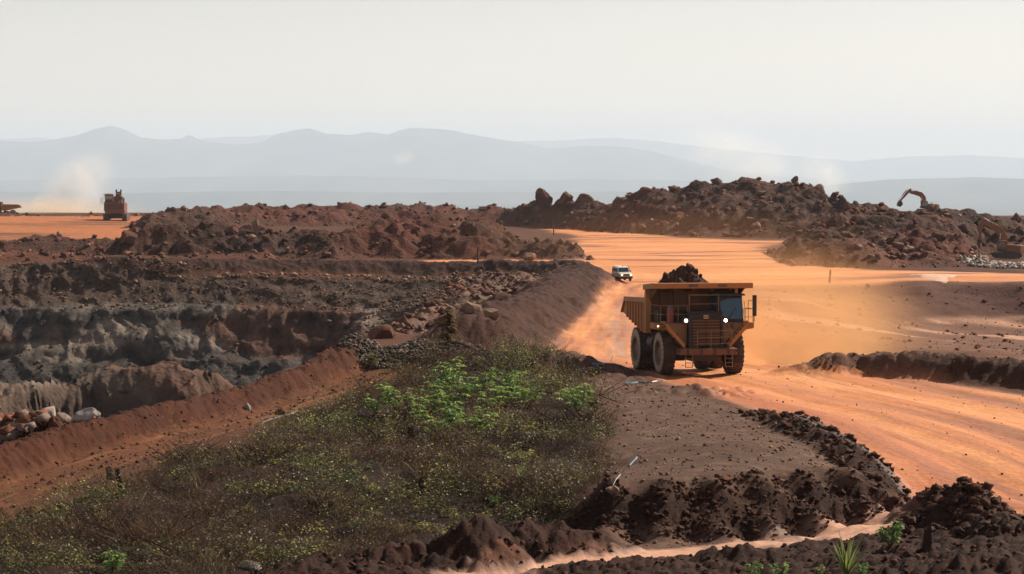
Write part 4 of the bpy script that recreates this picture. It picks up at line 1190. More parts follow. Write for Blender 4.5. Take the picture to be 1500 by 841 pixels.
def rear_shovel():
    """large hydraulic shovel seen from behind, x right, front towards +y"""
    T = empty('mining_shovel')
    for s in (-1, 1):
        st = [(-3.6, .1), (3.6, .1), (4.3, .7), (4.3, 1.5), (3.6, 1.95), (-3.6, 1.95), (-4.3, 1.5), (-4.3, .7)]
        tr = MB().prism(st, s * 2.6 - .65, s * 2.6 + .65).build('track', 'machine_dark', T)
        for z in (.35, .8, 1.25, 1.7): MB().box(s * 2.6 - .68, s * 2.6 + .68, -4.38, -4.25, z - .14, z + .14).build('track_shoe', 'machine_dark', tr)
    MB().box(-2, 2, -2.5, 2.5, .7, 1.8).cyl((0, 0, 1.6), (0, 0, 2.2), 1.7, n=20).build('undercarriage', 'machine_dark', T)
    hs = MB().box(-2.55, 2.6, -4.4, 3.5, 2.2, 5.0).build('house', 'machine_rust', T, bevel=.08)
    MB().prism([(-2.7, 2.1), (2.75, 2.1), (2.75, 3.1), (2.5, 3.3), (-2.5, 3.3), (-2.7, 3.1)], -5.1, -4.4, 'y').build('counterweight', 'machine_rust', T, bevel=.08)
    for x0, x1 in ((-1.9, -.3), (.1, 1.9)):
        d = MB().box(x0, x1, -4.47, -4.40, 3.45, 4.75).build('radiator_door', 'machine_dark', hs)
        for k in range(5): MB().box(x0 + .08, x1 - .08, -4.50, -4.47, 3.58 + k * .23, 3.68 + k * .23).build('slat', 'machine_rust', d)
    rl = MB()
    for x in (-2.5, -1.6, -.8, 0, .8, 1.6, 2.5): rl.tube([(x, -4.3, 5.0), (x, -4.3, 6.0)], .05)
    for z in (5.5, 6.0): rl.tube([(-2.5, -4.3, z), (2.5, -4.3, z)], .05)
    rl.build('handrail', 'machine_rust', T)
    MB().box(2.25, 2.6, -3.9, -3.5, 5.0, 6.4).build('exhaust', 'machine_dark', T)
    MB().box(1.5, 1.8, -3.9, -3.5, 5.0, 6.1).build('exhaust', 'machine_dark', T)
    cp = MB().box(-3.4, -1.0, -1.0, 2.6, 2.8, 5.2).build('cab_pedestal', 'machine_dark', T)
    cb = MB().box(-3.2, -1.0, -.6, 2.2, 5.2, 7.3).build('cab', 'machine_dark', T, bevel=.05)
    for x0, x1 in ((-3.05, -2.2), (-2.05, -1.15)): MB().box(x0, x1, -.63, -.60, 5.9, 7.0).build('rear_window', 'cab_glass', cb)
    MB().prism([(-3.6, 7.3), (-.8, 7.3), (-.9, 7.5), (-2.2, 7.66), (-3.5, 7.5)], -1.0, 2.5, 'y').build('cab_roof', 'machine_light', cb)
    ld = MB()
    for x in (-4.35, -3.75): ld.tube([(x, -.4, 4.9), (x, -.4, 6.5)], .05)
    for k in range(6): ld.tube([(-4.35, -.4, 4.9 + k * .31), (-3.75, -.4, 4.9 + k * .31)], .04)
    ld.tube([(-3.75, -.4, 6.4), (-3.2, -.4, 7.0)], .05)
    ld.build('ladder', 'plastic_white', T)
    ld = MB()
    for x in (-3.35, -2.85): ld.tube([(x, -1.1, 2.6), (x, -1.1, 5.1)], .06)
    for k in range(8): ld.tube([(-3.35, -1.1, 2.8 + k * .31), (-2.85, -1.1, 2.8 + k * .31)], .05)
    ld.build('ladder', 'plastic_white', T)
    MB().prism([(-.8, 5.0), (1.45, 5.0), (1.55, 6.6), (.95, 7.1), (-.3, 7.1), (-.9, 6.6)], 1.0, 4.0, 'y').build('boom_foot', 'machine_rust', T, bevel=.1)
    bo = MB().box(-.45, 1.05, 2.2, 3.6, 7.05, 8.1).build('boom', 'machine_dark', T, bevel=.08)
    for x in (-.42, .85):
        MB().prism([(x - .18, 8.05), (x + .3, 8.05), (x + .22, 8.75), (x - .08, 8.75)], 2.4, 3.2, 'y').build('boom_ear', 'machine_dark', bo)
    MB().box(-.15, .75, 2.15, 2.2, 7.5, 7.75).build('boom_window', 'machine_light', bo)
    MB().box(1.2, 1.75, -3.5, -2.8, 5.0, 5.7).build('air_filter', 'machine_light', T)
    MB().box(-1.0, .9, -3.8, -2.2, 5.0, 5.5).build('engine_cover', 'machine_rust', T, bevel=.05)
    return T
SH = rear_shovel()
tag(SH, 'tall dark mining shovel with a raised cab seen from behind on the left plain', 'mining shovel')
x, y, z = W(171, 324, 690)
SH.location = (x, y, z + .1); SH.rotation_euler = (0, 0, R(3)); SH.scale = (1.02,) * 3

FT = copy_tree(TRUCK)
tag(FT, 'dust-veiled mining truck cut off by the left edge of the picture', 'dump truck', 'mining trucks')
x, y, z = W(8, 319, 800)
FT.location = (x, y, z); FT.rotation_euler = (0, 0, R(-80))
# ------------------------------------------------------------------ marker posts
def post(px, pyb, pyt, Y, label, lean=0):
    x, y, _ = W(px, pyb, Y)
    z = ground_z(x, y)
    h = (pyb - pyt) / FPX * Y
    T = empty('marker_post', (x, y, z - .15)); T.rotation_euler = (0, lean, 0)
    MB().cyl((0, 0, 0), (0, 0, h), .16, .11, n=8).build('pole', 'post_wood', T)
    MB().cyl((0, 0, h * .72), (0, 0, h * .80), .2, .2, n=8).build('collar', 'post_wood', T)
    MB().cyl((0, 0, h), (0, 0, h + .12), .15, .04, n=8).build('cap', 'post_wood', T)
    tag(T, label, 'post', 'marker posts by the roads')
p = at_pixel(700, 387, 330, 600); post(700, 388, 362, p[1], 'dark marker post behind the far berm of the pit')
p = at_pixel(811, 342, 430, 600); post(811, 342, 321, p[1], 'dark marker post beside the road below the skyline boulders')
p = at_pixel(1215, 414, 300, 600); post(1215, 413, 393, p[1], 'slim marker post on the edge of the basin right of the truck', R(4))
# ------------------------------------------------------------------ what the camera can see of the ground (used to place loose stones only where the photo shows them)
_sl = ((GZ - EYE) / GY).reshape(NR, NC)
_mx = np.maximum.accumulate(_sl, axis=0)
VIS = (_sl >= _mx - .0004).ravel() & (np.abs(GX / GY) < .24)
AREA = (np.gradient(ty)[:, None] * (np.gradient(tx)[None, :] * ty[:, None])).ravel()

# an angular block: a box with its corners pushed about and one corner knocked off
ICO_V = np.array([(-1, -1, -1), (1, -1, -1), (1, 1, -1), (-1, 1, -1), (-1, -1, 1), (1, -1, 1), (1, .3, 1), (.3, 1, 1), (-1, 1, 1), (1, 1, .2)], float) * .72
ICO_F = np.array([(0, 2, 1), (0, 3, 2), (4, 5, 6), (4, 6, 7), (4, 7, 8), (0, 1, 5), (0, 5, 4), (1, 2, 9), (1, 9, 6), (1, 6, 5), (2, 3, 8), (2, 8, 7), (2, 7, 9), (6, 9, 7), (3, 0, 4), (3, 4, 8)])

def rand_rot(rng, n):
    q = rng.normal(size=(n, 4)); q /= np.linalg.norm(q, axis=1)[:, None]
    w, x, y, z = q.T
    return np.stack([1 - 2 * (y * y + z * z), 2 * (x * y - z * w), 2 * (x * z + y * w), 2 * (x * y + z * w), 1 - 2 * (x * x + z * z), 2 * (y * z - x * w),
                     2 * (x * z - y * w), 2 * (y * z + x * w), 1 - 2 * (x * x + y * y)], 1).reshape(n, 3, 3)

def mesh_np(name, v, f, col, mat, smooth=False, k=3):
    me = bpy.data.meshes.new(name)
    me.vertices.add(len(v)); me.vertices.foreach_set('co', v.astype(np.float32).ravel())
    me.loops.add(f.size); me.loops.foreach_set('vertex_index', f.astype(np.int32).ravel())
    me.polygons.add(len(f)); me.polygons.foreach_set('loop_start', np.arange(0, f.size, k, dtype=np.int32))
    if smooth: me.polygons.foreach_set('use_smooth', np.ones(len(f), bool))
    at = me.attributes.new('soil', 'FLOAT_COLOR', 'POINT')
    at.data.foreach_set('color', np.c_[col, np.ones(len(v))].astype(np.float32).ravel())
    me.update(calc_edges=True); me.validate()
    me.materials.append(MATS[mat])
    o = bpy.data.objects.new(name, me); COL.objects.link(o)
    return o

def rubble(name, mask, n, smin, smax, power, cols, seed, sink=.35, label=None, flat=.75, mat='rubble_rock', mul=1.0):
    rng = np.random.default_rng(seed)
    idx = np.nonzero(mask & VIS)[0]
    if not len(idx): return
    w = AREA[idx]; w = w / w.sum()
    pick = rng.choice(idx, n, p=w)
    s = smin * (smax / smin) ** (rng.random(n) ** power)
    P = GRID_CO[pick] + np.c_[rng.normal(size=n) * .25, rng.normal(size=n) * .25, np.zeros(n)] * np.minimum(1, s)[:, None]
    P[:, 2] += s * (.5 - sink)
    nv = len(ICO_V)
    v = (ICO_V[None] + rng.uniform(-.38, .38, (n, nv, 3))) * np.stack([.7 + .6 * rng.random(n), .6 + .5 * rng.random(n), .5 + .5 * rng.random(n)], 1)[:, None, :]
    v = np.einsum('nij,nvj->nvi', rand_rot(rng, n), v)
    v[:, :, 2] *= flat
    v = v * s[:, None, None] * .5 + P[:, None, :]
    f = (ICO_F[None] + (np.arange(n) * nv)[:, None, None]).reshape(-1, 3)
    cols = np.array(cols)
    c = cols[rng.integers(0, len(cols), n)] * (.75 + .5 * rng.random((n, 1))) * np.array([[.60, .53, .48]]) * mul
    o = mesh_np(name, v.reshape(-1, 3), f, np.repeat(c, nv, 0), mat)
    o["kind"] = "stuff"
    if label: o["label"] = label
    return o

BR = [(.17, .075, .048), (.21, .105, .07), (.13, .055, .038), (.22, .085, .055), (.27, .16, .11)]
PALE = [(.34, .23, .16), (.24, .17, .13), (.20, .13, .10), (.40, .28, .20)]
DARK = [(.095, .043, .027), (.12, .055, .034), (.08, .038, .025)]
rubble('hill_rubble', GZONE == 11, 1300, .25, 2.6, 3.8, BR, 601, label='loose brown rocks strewn over the rocky hill')
rubble('slope_rubble', GZONE == 12, 1300, .2, 2.0, 3.8, BR + PALE[:1], 602, label='loose brown rocks strewn over the rubble slope on the right')
rubble('band_rubble', (GZONE == 5) & (GY < 600), 1300, .2, 1.9, 3.8, BR, 603, label='loose brown rocks in the rubble band beyond the pit')
rubble('ridge_rubble', (GZONE == 5) & (GY >= 600), 500, .4, 2.2, 3.0, BR, 604, label='loose rocks along the far ridge of the plateau')
rubble('bench_stones', (GZONE == 4), 1200, .12, 1.2, 3.4, PALE[1:3] + BR, 605, label='pale broken stones on the bench beside the pit')
rubble('pit_stones', (GPIT > .6) & (GPIT < 12) & (GY > 250), 1900, .15, .8, 2.4, [(.30, .19, .13), (.2, .13, .09), (.14, .1, .08)], 606, label='small pale stones on the upper slope of the pit')
rubble('rim_stones', (GPIT > -2.5) & (GPIT < 1.5) & (GY > 300), 700, .2, .9, 2.0, PALE, 607, label='pale stones along the far rim of the pit')
rubble('ledge_stones', (GPIT > 12) & (GY > 250), 350, .2, .9, 2.6, [(.12, .10, .09), (.16, .12, .1), (.09, .08, .08)], 608, label='grey stones on the pit ledges')
rubble('bank_pebbles', (GZONE == 2), 5200, .02, .19, 4.5, PALE + PALE + DARK[:1] + BR, 609, label='pebbles scattered over the earth bank')
_cl = seg_dist(GX, GY, CLODS)[0]
rubble('berm_clods', (_cl < 1.3) & (GY < 130), 900, .06, .5, 2.6, DARK, 610, sink=.4, label='dark clods of earth along the road edge')
rubble('front_clods', (GZONE == 0) & (GY < 92), 5000, .04, .26, 2.2, DARK, 611, sink=.3, label='dark clods of soil in the foreground')
rubble('heap_clods', (GZONE == 0) & (np.hypot(GX - G(1390, 748, 0)[0], GY - G(1390, 748, 0)[1]) < 2.6), 500, .08, .45, 2.4, DARK, 612, sink=.35, label='dark clods on the heap at the end of the muddy path')
rubble('track_stones', (GZONE == 7) | ((GZONE == 8) & (GY < 160)), 1500, .04, .22, 1.8, [(.20, .08, .045), (.28, .15, .1), (.14, .06, .035)], 613, label='small stones on the red dirt track and its berm')
_gv = np.hypot((GX - G(605, 540, -.3)[0]) / 1.1, GY - G(605, 540, -.3)[1])
rubble('gravel', (_gv < 4.4) & (GY < 175) & (GPIT < 0), 3200, .07, .3, 1.4, [(.22, .19, .17), (.15, .13, .12), (.3, .25, .21), (.12, .10, .09)], 614, sink=.2, label='grey gravel heap at the rim of the pit')
rubble('spill_rubble', (GPIT > 0) & (GY < 124) & (GY > 108), 700, .15, .95, 1.8, [(.26, .11, .07), (.34, .28, .25), (.18, .08, .05)], 615, sink=.2, label='broken red and grey rock behind the near berm')
_bx, _by, _ = W(1450, 385, 415)
rubble('broken_stone', (np.abs(GX - _bx) < 6.5 - np.abs(GY - 410) * .28) & (np.abs(GY - 410) < 15) & (GZ < -2.9), 1300, .18, .95, 2.0, [(.62, .62, .60), (.5, .5, .5), (.72, .70, .66), (.30, .26, .24), (.22, .15, .12)], 616, sink=.2, mul=1.25, label='pale grey broken stone in front of the breaker excavator')
rubble('basin_stones', (GZONE == 3), 700, .12, .7, 2.4, BR, 617, label='stones lying on the basin floor')
rubble('slope_clods', (seg_dist(GX, GY, BRINK)[0] < 1.5) & (GY < 93), 2000, .04, .28, 2.2, DARK, 618, sink=.35, label='dark clods on the near face of the earth bank')
rubble('roadside_stones', (GZONE == 6) & (GY < 150), 350, .03, .14, 2.0, DARK + PALE[:1], 619, label='small stones lying on the haul road')

# lumps of rock lying on the truck's load
_P, _S = LOAD_PICK
_g = np.random.default_rng(46); _n = len(_S)
_v = np.einsum('nij,nvj->nvi', rand_rot(_g, _n), (ICO_V[None] + _g.uniform(-.35, .35, (_n, len(ICO_V), 3))) * _S[:, None, None] * .6) + _P[:, None, :]
_c = np.array([(.045, .022, .015), (.07, .034, .022), (.10, .052, .034), (.035, .018, .013)])[_g.integers(0, 4, _n)]
_o = mesh_np('load_rocks', _v.reshape(-1, 3), (ICO_F[None] + (np.arange(_n) * len(ICO_V))[:, None, None]).reshape(-1, 3), np.repeat(_c, len(ICO_V), 0), 'rubble_rock')
_o.parent = load; _o["kind"] = "stuff"

# ------------------------------------------------------------------ boulders that can be told apart
def boulder_mesh(seed, mat):
    rng = random.Random(seed)
    bm = bmesh.new()
    bmesh.ops.create_icosphere(bm, subdivisions=4, radius=1.0)
    cuts = []
    for _ in range(15):
        n = Vector((rng.gauss(0, 1), rng.gauss(0, 1), rng.gauss(0, .8))).normalized()
        cuts.append((n, rng.uniform(.55, .85)))
    co = np.array([v.co[:] for v in bm.verts])
    nz = fbm(co[:, 0] * 2.2 + seed, co[:, 1] * 2.2 + co[:, 2] * 1.7, 4, seed)
    for v, q in zip(bm.verts, nz):
        p = v.co.copy()
        for n, d in cuts:
            t = p.dot(n)
            if t > d: p -= n * (t - d)
        v.co = p * (1 + .20 * float(q))
    me = bpy.data.meshes.new('boulder'); bm.to_mesh(me); bm.free()
    co = np.array([v.co[:] for v in me.vertices]); lo, hi = co.min(0), co.max(0)
    co = (co - (lo + hi) / 2) / (hi - lo)
    me.vertices.foreach_set('co', co.astype(np.float32).ravel())
    me.materials.append(MATS[mat])
    return me
BM = {m: [boulder_mesh(700 + i + k * 40, m) for i in range(4)] for k, m in enumerate(('rock_brown', 'rock_pale', 'rock_grey'))}

def boulder(i, px, pyb, wpx, hpx, Y, label, mat='rock_brown', group='boulders'):
    """px: middle, pyb: visible foot row, size in photo pixels"""
    if Y is None: x, y, z = at_pixel(px, pyb)
    else:
        x, y, z = W(px, pyb, Y)
        if mat != 'spill': z = min(z, ground_z(x, y) + .15 * hpx / FPX * Y) if Y > 200 else z
    w, h = wpx / FPX * y, hpx / FPX * y
    o = bpy.data.objects.new('boulder', BM[mat][i % 4]); COL.objects.link(o)
    o.scale = (w, w * (.8 + .1 * (i % 3)), h * 1.35)
    o.location = (x, y + w * .2, z + h * .36)
    o.rotation_euler = (0, 0, i * 2.399)
    tag(o, label, 'boulder', group)
sk = 'boulders on the skyline'
for i, (px, py, w, h, Y, lab, mat) in enumerate([
    (797, 303, 26, 27, 672, 'tallest peaked boulder on the skyline left of the rocky hill', 'rock_brown'),
    (829, 303, 22, 22, 668, 'rounded boulder in the middle of the skyline group left of the rocky hill', 'rock_brown'),
    (857, 304, 32, 20, 664, 'broad low boulder on the right of the skyline group', 'rock_brown'),
    (769, 303, 14, 8, 680, 'smallest boulder on the left end of the skyline group', 'rock_brown'),
    (1164, 268, 11, 11, 622, 'small boulder perched on the top of the rocky hill', 'rock_brown'),
    (1050, 264, 18, 9, 634, 'flat boulder on the left summit of the rocky hill', 'rock_brown'),
    (1022, 266, 14, 7, 634, 'low boulder left of the flat summit boulder', 'rock_brown'),
    (1198, 290, 26, 20, 606, 'blocky boulder on the right shoulder of the rocky hill', 'rock_brown'),
    (950, 287, 24, 13, 636, 'dark boulder on the left flank of the rocky hill', 'rock_brown'),
    (906, 299, 20, 13, 640, 'boulder low on the left end of the rocky hill crest', 'rock_brown'),
    (1246, 306, 22, 13, 474, 'boulder on the crest just right of the rocky hill', 'rock_brown'),
    (1490, 319, 12, 12, 484, 'boulder on the crest above the breaker excavator', 'rock_brown')]):
    boulder(i, px, py, w, h, Y, lab, mat, sk)
for i, (px, py, w, h, Y, lab, mat) in enumerate([
    (190, 347, 30, 17, 446, 'reddish block at the left end of the rubble band', 'rock_brown'),
    (376, 328, 16, 17, 452, 'upright boulder on top of the rubble band', 'rock_pale'),
    (340, 330, 18, 9, 452, 'squat boulder left of the upright one on the rubble band', 'rock_brown'),
    (775, 363, 26, 10, 432, 'pale boulder at the right tip of the rubble band', 'rock_pale'),
    (1108, 335, 14, 10, None, 'pale boulder low on the face of the rocky hill', 'rock_pale'),
    (1332, 368, 18, 9, None, 'pale slab in the middle of the rubble slope', 'rock_pale'),
    (1355, 377, 12, 10, None, 'leaning block below the pale slab on the rubble slope', 'rock_brown'),
    (720, 466, 26, 14, None, 'large tilted boulder on the bench nearest the long berm', 'rock_pale'),
    (690, 458, 30, 16, None, 'largest pale boulder on the bench beside the pit', 'rock_pale'),
    (650, 475, 34, 15, None, 'broad boulder on the bench at the edge of the pit', 'rock_brown'),
    (590, 478, 26, 14, None, 'rounded brown boulder where the bench meets the pit wall', 'rock_brown'),
    (560, 496, 40, 20, None, 'sheer red-brown rock at the corner of the pit rim', 'rock_brown'),
    (714, 432, 20, 9, None, 'dark boulder on the far part of the bench', 'rock_brown'),
    (35, 650, 44, 34, 117.2, 'pointed red rock behind the near berm at the left edge', 'rock_brown'),
    (128, 620, 40, 22, 117.0, 'pale grey block behind the near berm', 'rock_grey'),
    (80, 630, 26, 20, 117.2, 'reddish lump between the pointed rock and the pale grey block', 'rock_brown'),
    (362, 600, 12, 9, None, 'small grey stone beside the red dirt track', 'rock_grey'),
    (896, 722, 24, 11, None, 'pale flat stone at the foot of the bank', 'rock_pale'),
    (366, 836, 34, 14, None, 'pale grey stone at the bottom left edge of the scrub', 'rock_grey'),
    (410, 607, 16, 9, None, 'reddish stone on the track where the scrub begins', 'rock_brown'),
    (1062, 706, 22, 9, None, 'dark clod with a pale tip on the earth bank', 'rock_brown')]):
    boulder(i + 3, px, py, w, h, Y, lab, mat, 'single boulders and stones')

# pale spill on the far road, a thin irregular sheet
cx, cy = G(1366, 411, -4)
n = 40
ring = []
for i in range(n):
    a = 2 * math.pi * i / n
    r = 1 + .22 * math.sin(3 * a + 1) + .12 * math.sin(7 * a)
    ring.append((cx + 3.1 * r * math.cos(a), cy + 9.5 * r * math.sin(a)))
mb = MB()
v, f = [], []
for k, q in enumerate((1.0, .86, .7, .5, .25)):
    for x, y in ring:
        a, b = cx + (x - cx) * q, cy + (y - cy) * q
        v.append((a, b, ground_z(a, b) + (.02 if k == 0 else .10 + .03 * k)))
    if k: f += [((k - 1) * n + i, (k - 1) * n + (i + 1) % n, k * n + (i + 1) % n, k * n + i) for i in range(n)]
f.append(tuple(range(4 * n, 5 * n)))
mb.add(v, f)
paint("pale_powder", (.62, .48, .40), (.5, .22, .10), .5, rough=.95, spec=.1, scale=.7)
tag(mb.build('powder_spill', 'pale_powder', None, True), 'patch of pale powder spilled on the far road at the right', 'spill')
# ------------------------------------------------------------------ vegetation
def leaf_material(name, trans=.45, rough=.5):
    m, nt, out = newmat(name)
    L = nt.links.new
    at = node(nt, "ShaderNodeAttribute", attribute_name="soil")
    b = node(nt, "ShaderNodeBsdfPrincipled", Roughness=rough); b.inputs['Specular IOR Level'].default_value = .35
    t = node(nt, "ShaderNodeBsdfTranslucent")
    mx = node(nt, "ShaderNodeMixShader"); mx.inputs[0].default_value = trans
    gm = node(nt, "ShaderNodeGamma"); gm.inputs[1].default_value = .85
    L(at.outputs['Color'], b.inputs['Base Color']); L(at.outputs['Color'], gm.inputs[0]); L(gm.outputs[0], t.inputs['Color'])
    L(b.outputs[0], mx.inputs[1]); L(t.outputs[0], mx.inputs[2]); L(mx.outputs[0], out.inputs['Surface'])
leaf_material('leaf')
leaf_material('dry_stem', .25, .8)

def gz_v(x, y):
    j = np.clip(np.searchsorted(ty, y) - 1, 0, NR - 2); t = x / y
    i = np.clip(np.searchsorted(tx, t) - 1, 0, NC - 2)
    fy = (y - ty[j]) / (ty[j + 1] - ty[j]); fx = (t - tx[i]) / (tx[i + 1] - tx[i])
    Z = GZ.reshape(NR, NC)
    return (Z[j, i] * (1 - fx) + Z[j, i + 1] * fx) * (1 - fy) + (Z[j + 1, i] * (1 - fx) + Z[j + 1, i + 1] * fx) * fy

SRNG = np.random.default_rng(811)
def scrub_points(n, margin=.0, seed=1):
    rng = np.random.default_rng(seed)
    pa = np.array(SCRUB)
    out = np.zeros((0, 2))
    while len(out) < n:
        p = np.c_[rng.uniform(-34, 10, n * 3), rng.uniform(66, 165, n * 3)]
        k = (np.abs(p[:, 0] / p[:, 1]) < .26) & (inside(p[:, 0], p[:, 1], SCRUB) + fbm(p[:, 0] / 3, p[:, 1] / 3, 3, 21) * 1.2 > margin)
        out = np.r_[out, p[k]]
    return out[:n]

def blades(name, pts, per, spread, hmin, hmax, width, lean, cols, seed, label, mat='dry_stem', density=None):
    """thin upright stems: one tapering triangle pair each"""
    rng = np.random.default_rng(seed)
    n = len(pts) * per
    base = np.repeat(pts, per, 0) + rng.normal(size=(n, 2)) * spread
    hs = np.repeat((.6 + .8 * rng.random(len(pts))) * np.clip(1 + 2.4 * fbm(pts[:, 0] / 1.5, pts[:, 1] / 1.9, 2, 79), .3, 2.1), per)
    h = (hmin + (hmax - hmin) * rng.random(n)) * hs
    z = gz_v(base[:, 0], base[:, 1]) - .03
    a = rng.random(n) * 6.283
    l = np.abs(rng.normal(size=n)) * lean
    dx, dy = np.cos(a) * l * h, np.sin(a) * l * h
    b = rng.random(n) * 3.1416
    wx, wy = np.cos(b) * width * (.6 + .8 * rng.random(n)), np.sin(b) * width * .7
    B = np.c_[base, z]
    v = np.stack([B + np.c_[-wx, -wy, z * 0], B + np.c_[wx, wy, z * 0],
                  B + np.c_[dx * .5 + wx * .55, dy * .5 + wy * .55, h * .55], B + np.c_[dx, dy, h]], 1)
    f = np.array([[0, 1, 2], [0, 2, 3]])
    F = (f[None] + (np.arange(n) * 4)[:, None, None]).reshape(-1, 3)
    cols = np.array(cols)
    cc = cols[np.repeat(rng.integers(0, len(cols), len(pts)), per)] * (.6 + .8 * rng.random((n, 1)))
    o = mesh_np(name, v.reshape(-1, 3), F, np.repeat(cc, 4, 0), mat)
    tag(o, label, None, None, 'stuff')
    return o

def leaves_np(P, D, L, Wd, droop, rng):
    """diamond leaves bent once along their length: P base, D direction (unit), L length"""
    n = len(P)
    up = np.tile([0, 0, 1.0], (n, 1))
    S = np.cross(D, up); S /= np.linalg.norm(S, axis=1)[:, None] + 1e-9
    tw = rng.normal(size=(n, 1)) * .5
    N = np.cross(S, D)
    S = S * np.cos(tw) + N * np.sin(tw)
    mid = P + D * (L * .5)[:, None]
    tip = P + D * L[:, None] - up * (L * droop)[:, None]
    v = np.stack([P, mid + S * Wd[:, None], tip, mid - S * Wd[:, None]], 1)
    f = np.array([[0, 1, 2], [0, 2, 3]])
    F = (f[None] + (np.arange(n) * 4)[:, None, None]).reshape(-1, 3)
    return v.reshape(-1, 3), F

def weeds(name, pts, per, hmin, hmax, size, cols, seed, label):
    rng = np.random.default_rng(seed)
    n = len(pts) * per
    hs = np.repeat((.6 + .8 * rng.random(len(pts))) * np.clip(1 + 2.4 * fbm(pts[:, 0] / 1.5, pts[:, 1] / 1.9, 2, 79), .3, 2.1), per)
    base = np.repeat(pts, per, 0) + rng.normal(size=(n, 2)) * (.10 + .12 * hs[:, None])
    z = gz_v(base[:, 0], base[:, 1]) + (hmin + (hmax - hmin) * rng.random(n)) * hs
    a = rng.random(n) * 6.283; e = rng.uniform(-.2, .9, n)
    D = np.c_[np.cos(a) * np.cos(e), np.sin(a) * np.cos(e), np.sin(e)]
    L = size * (.6 + .9 * rng.random(n))
    v, F = leaves_np(np.c_[base, z], D, L, L * .26, .2, rng)
    cols = np.array(cols)
    cc = cols[np.repeat(rng.integers(0, len(cols), len(pts)), per)] * (.35 + 1.5 * rng.random((n, 1)) ** 2.5)  # a few leaves brightened to stand for sunlit highlights
    o = mesh_np(name, v, F, np.repeat(cc, 4, 0), 'leaf')
    tag(o, label, None, None, 'stuff')

pts = scrub_points(11000, 0, 3)
patch = fbm(pts[:, 0] / 3.2, pts[:, 1] / 5, 3, 71) + .10 * np.clip((-pts[:, 0] - 6) / 8, -1, 1)
BROWN = [(.07, .03, .014), (.05, .021, .011), (.10, .05, .022), (.035, .017, .01), (.16, .095, .045)]
bare = fbm(pts[:, 0] / 2.2 + 9, pts[:, 1] / 3, 2, 73)
dry = pts[(patch < .2) & (bare > -.35)]
blades('dry_scrub', dry[:2600], 12, .22, .08, .40, .006, .6, BROWN, 821, 'dry brown scrub covering the foreground slope')
weeds('withered_weeds', dry[2000:5200], 26, .02, .50, .075, [(.09, .042, .018), (.06, .028, .013), (.13, .07, .028), (.04, .02, .011), (.18, .11, .045)], 822, 'withered brown weeds on the foreground slope')
YG = [(.09, .085, .02), (.16, .135, .03), (.045, .055, .016), (.30, .26, .06), (.05, .032, .015), (.04, .045, .013), (.08, .075, .022)]  # yellow-greens, raised for the glow of backlit leaves
weeds('low_weeds', pts[(patch > .02) & (bare > -.3)][:1700], 28, .03, .45, .10, YG, 823, 'low yellow-green weeds among the dry scrub')
weeds('tall_weeds', pts[patch > .14][-620:], 46, .08, .85, .10, YG[:4], 824, 'taller leafy weeds in clumps on the left scrub')
far_g = scrub_points(1100, .3, 9)
blades('grey_grass', far_g, 12, .18, .1, .45, .006, .35, [(.16, .13, .06), (.12, .10, .04), (.24, .18, .09)], 825, 'pale dry grass tufts in the foreground scrub')
# tangled dead brush, dark and springy, in heaps
bp = scrub_points(130, .8, 15)
bp = np.repeat(bp, 7, 0) + np.random.default_rng(5).normal(size=(130 * 7, 2)) * np.array([[.7, .8]])
blades('dead_brush', bp, 40, .35, .10, .50, .007, .8, [(.05, .022, .012), (.08, .036, .018), (.035, .017, .011)], 827, 'tangled dead brush lying in the scrub')

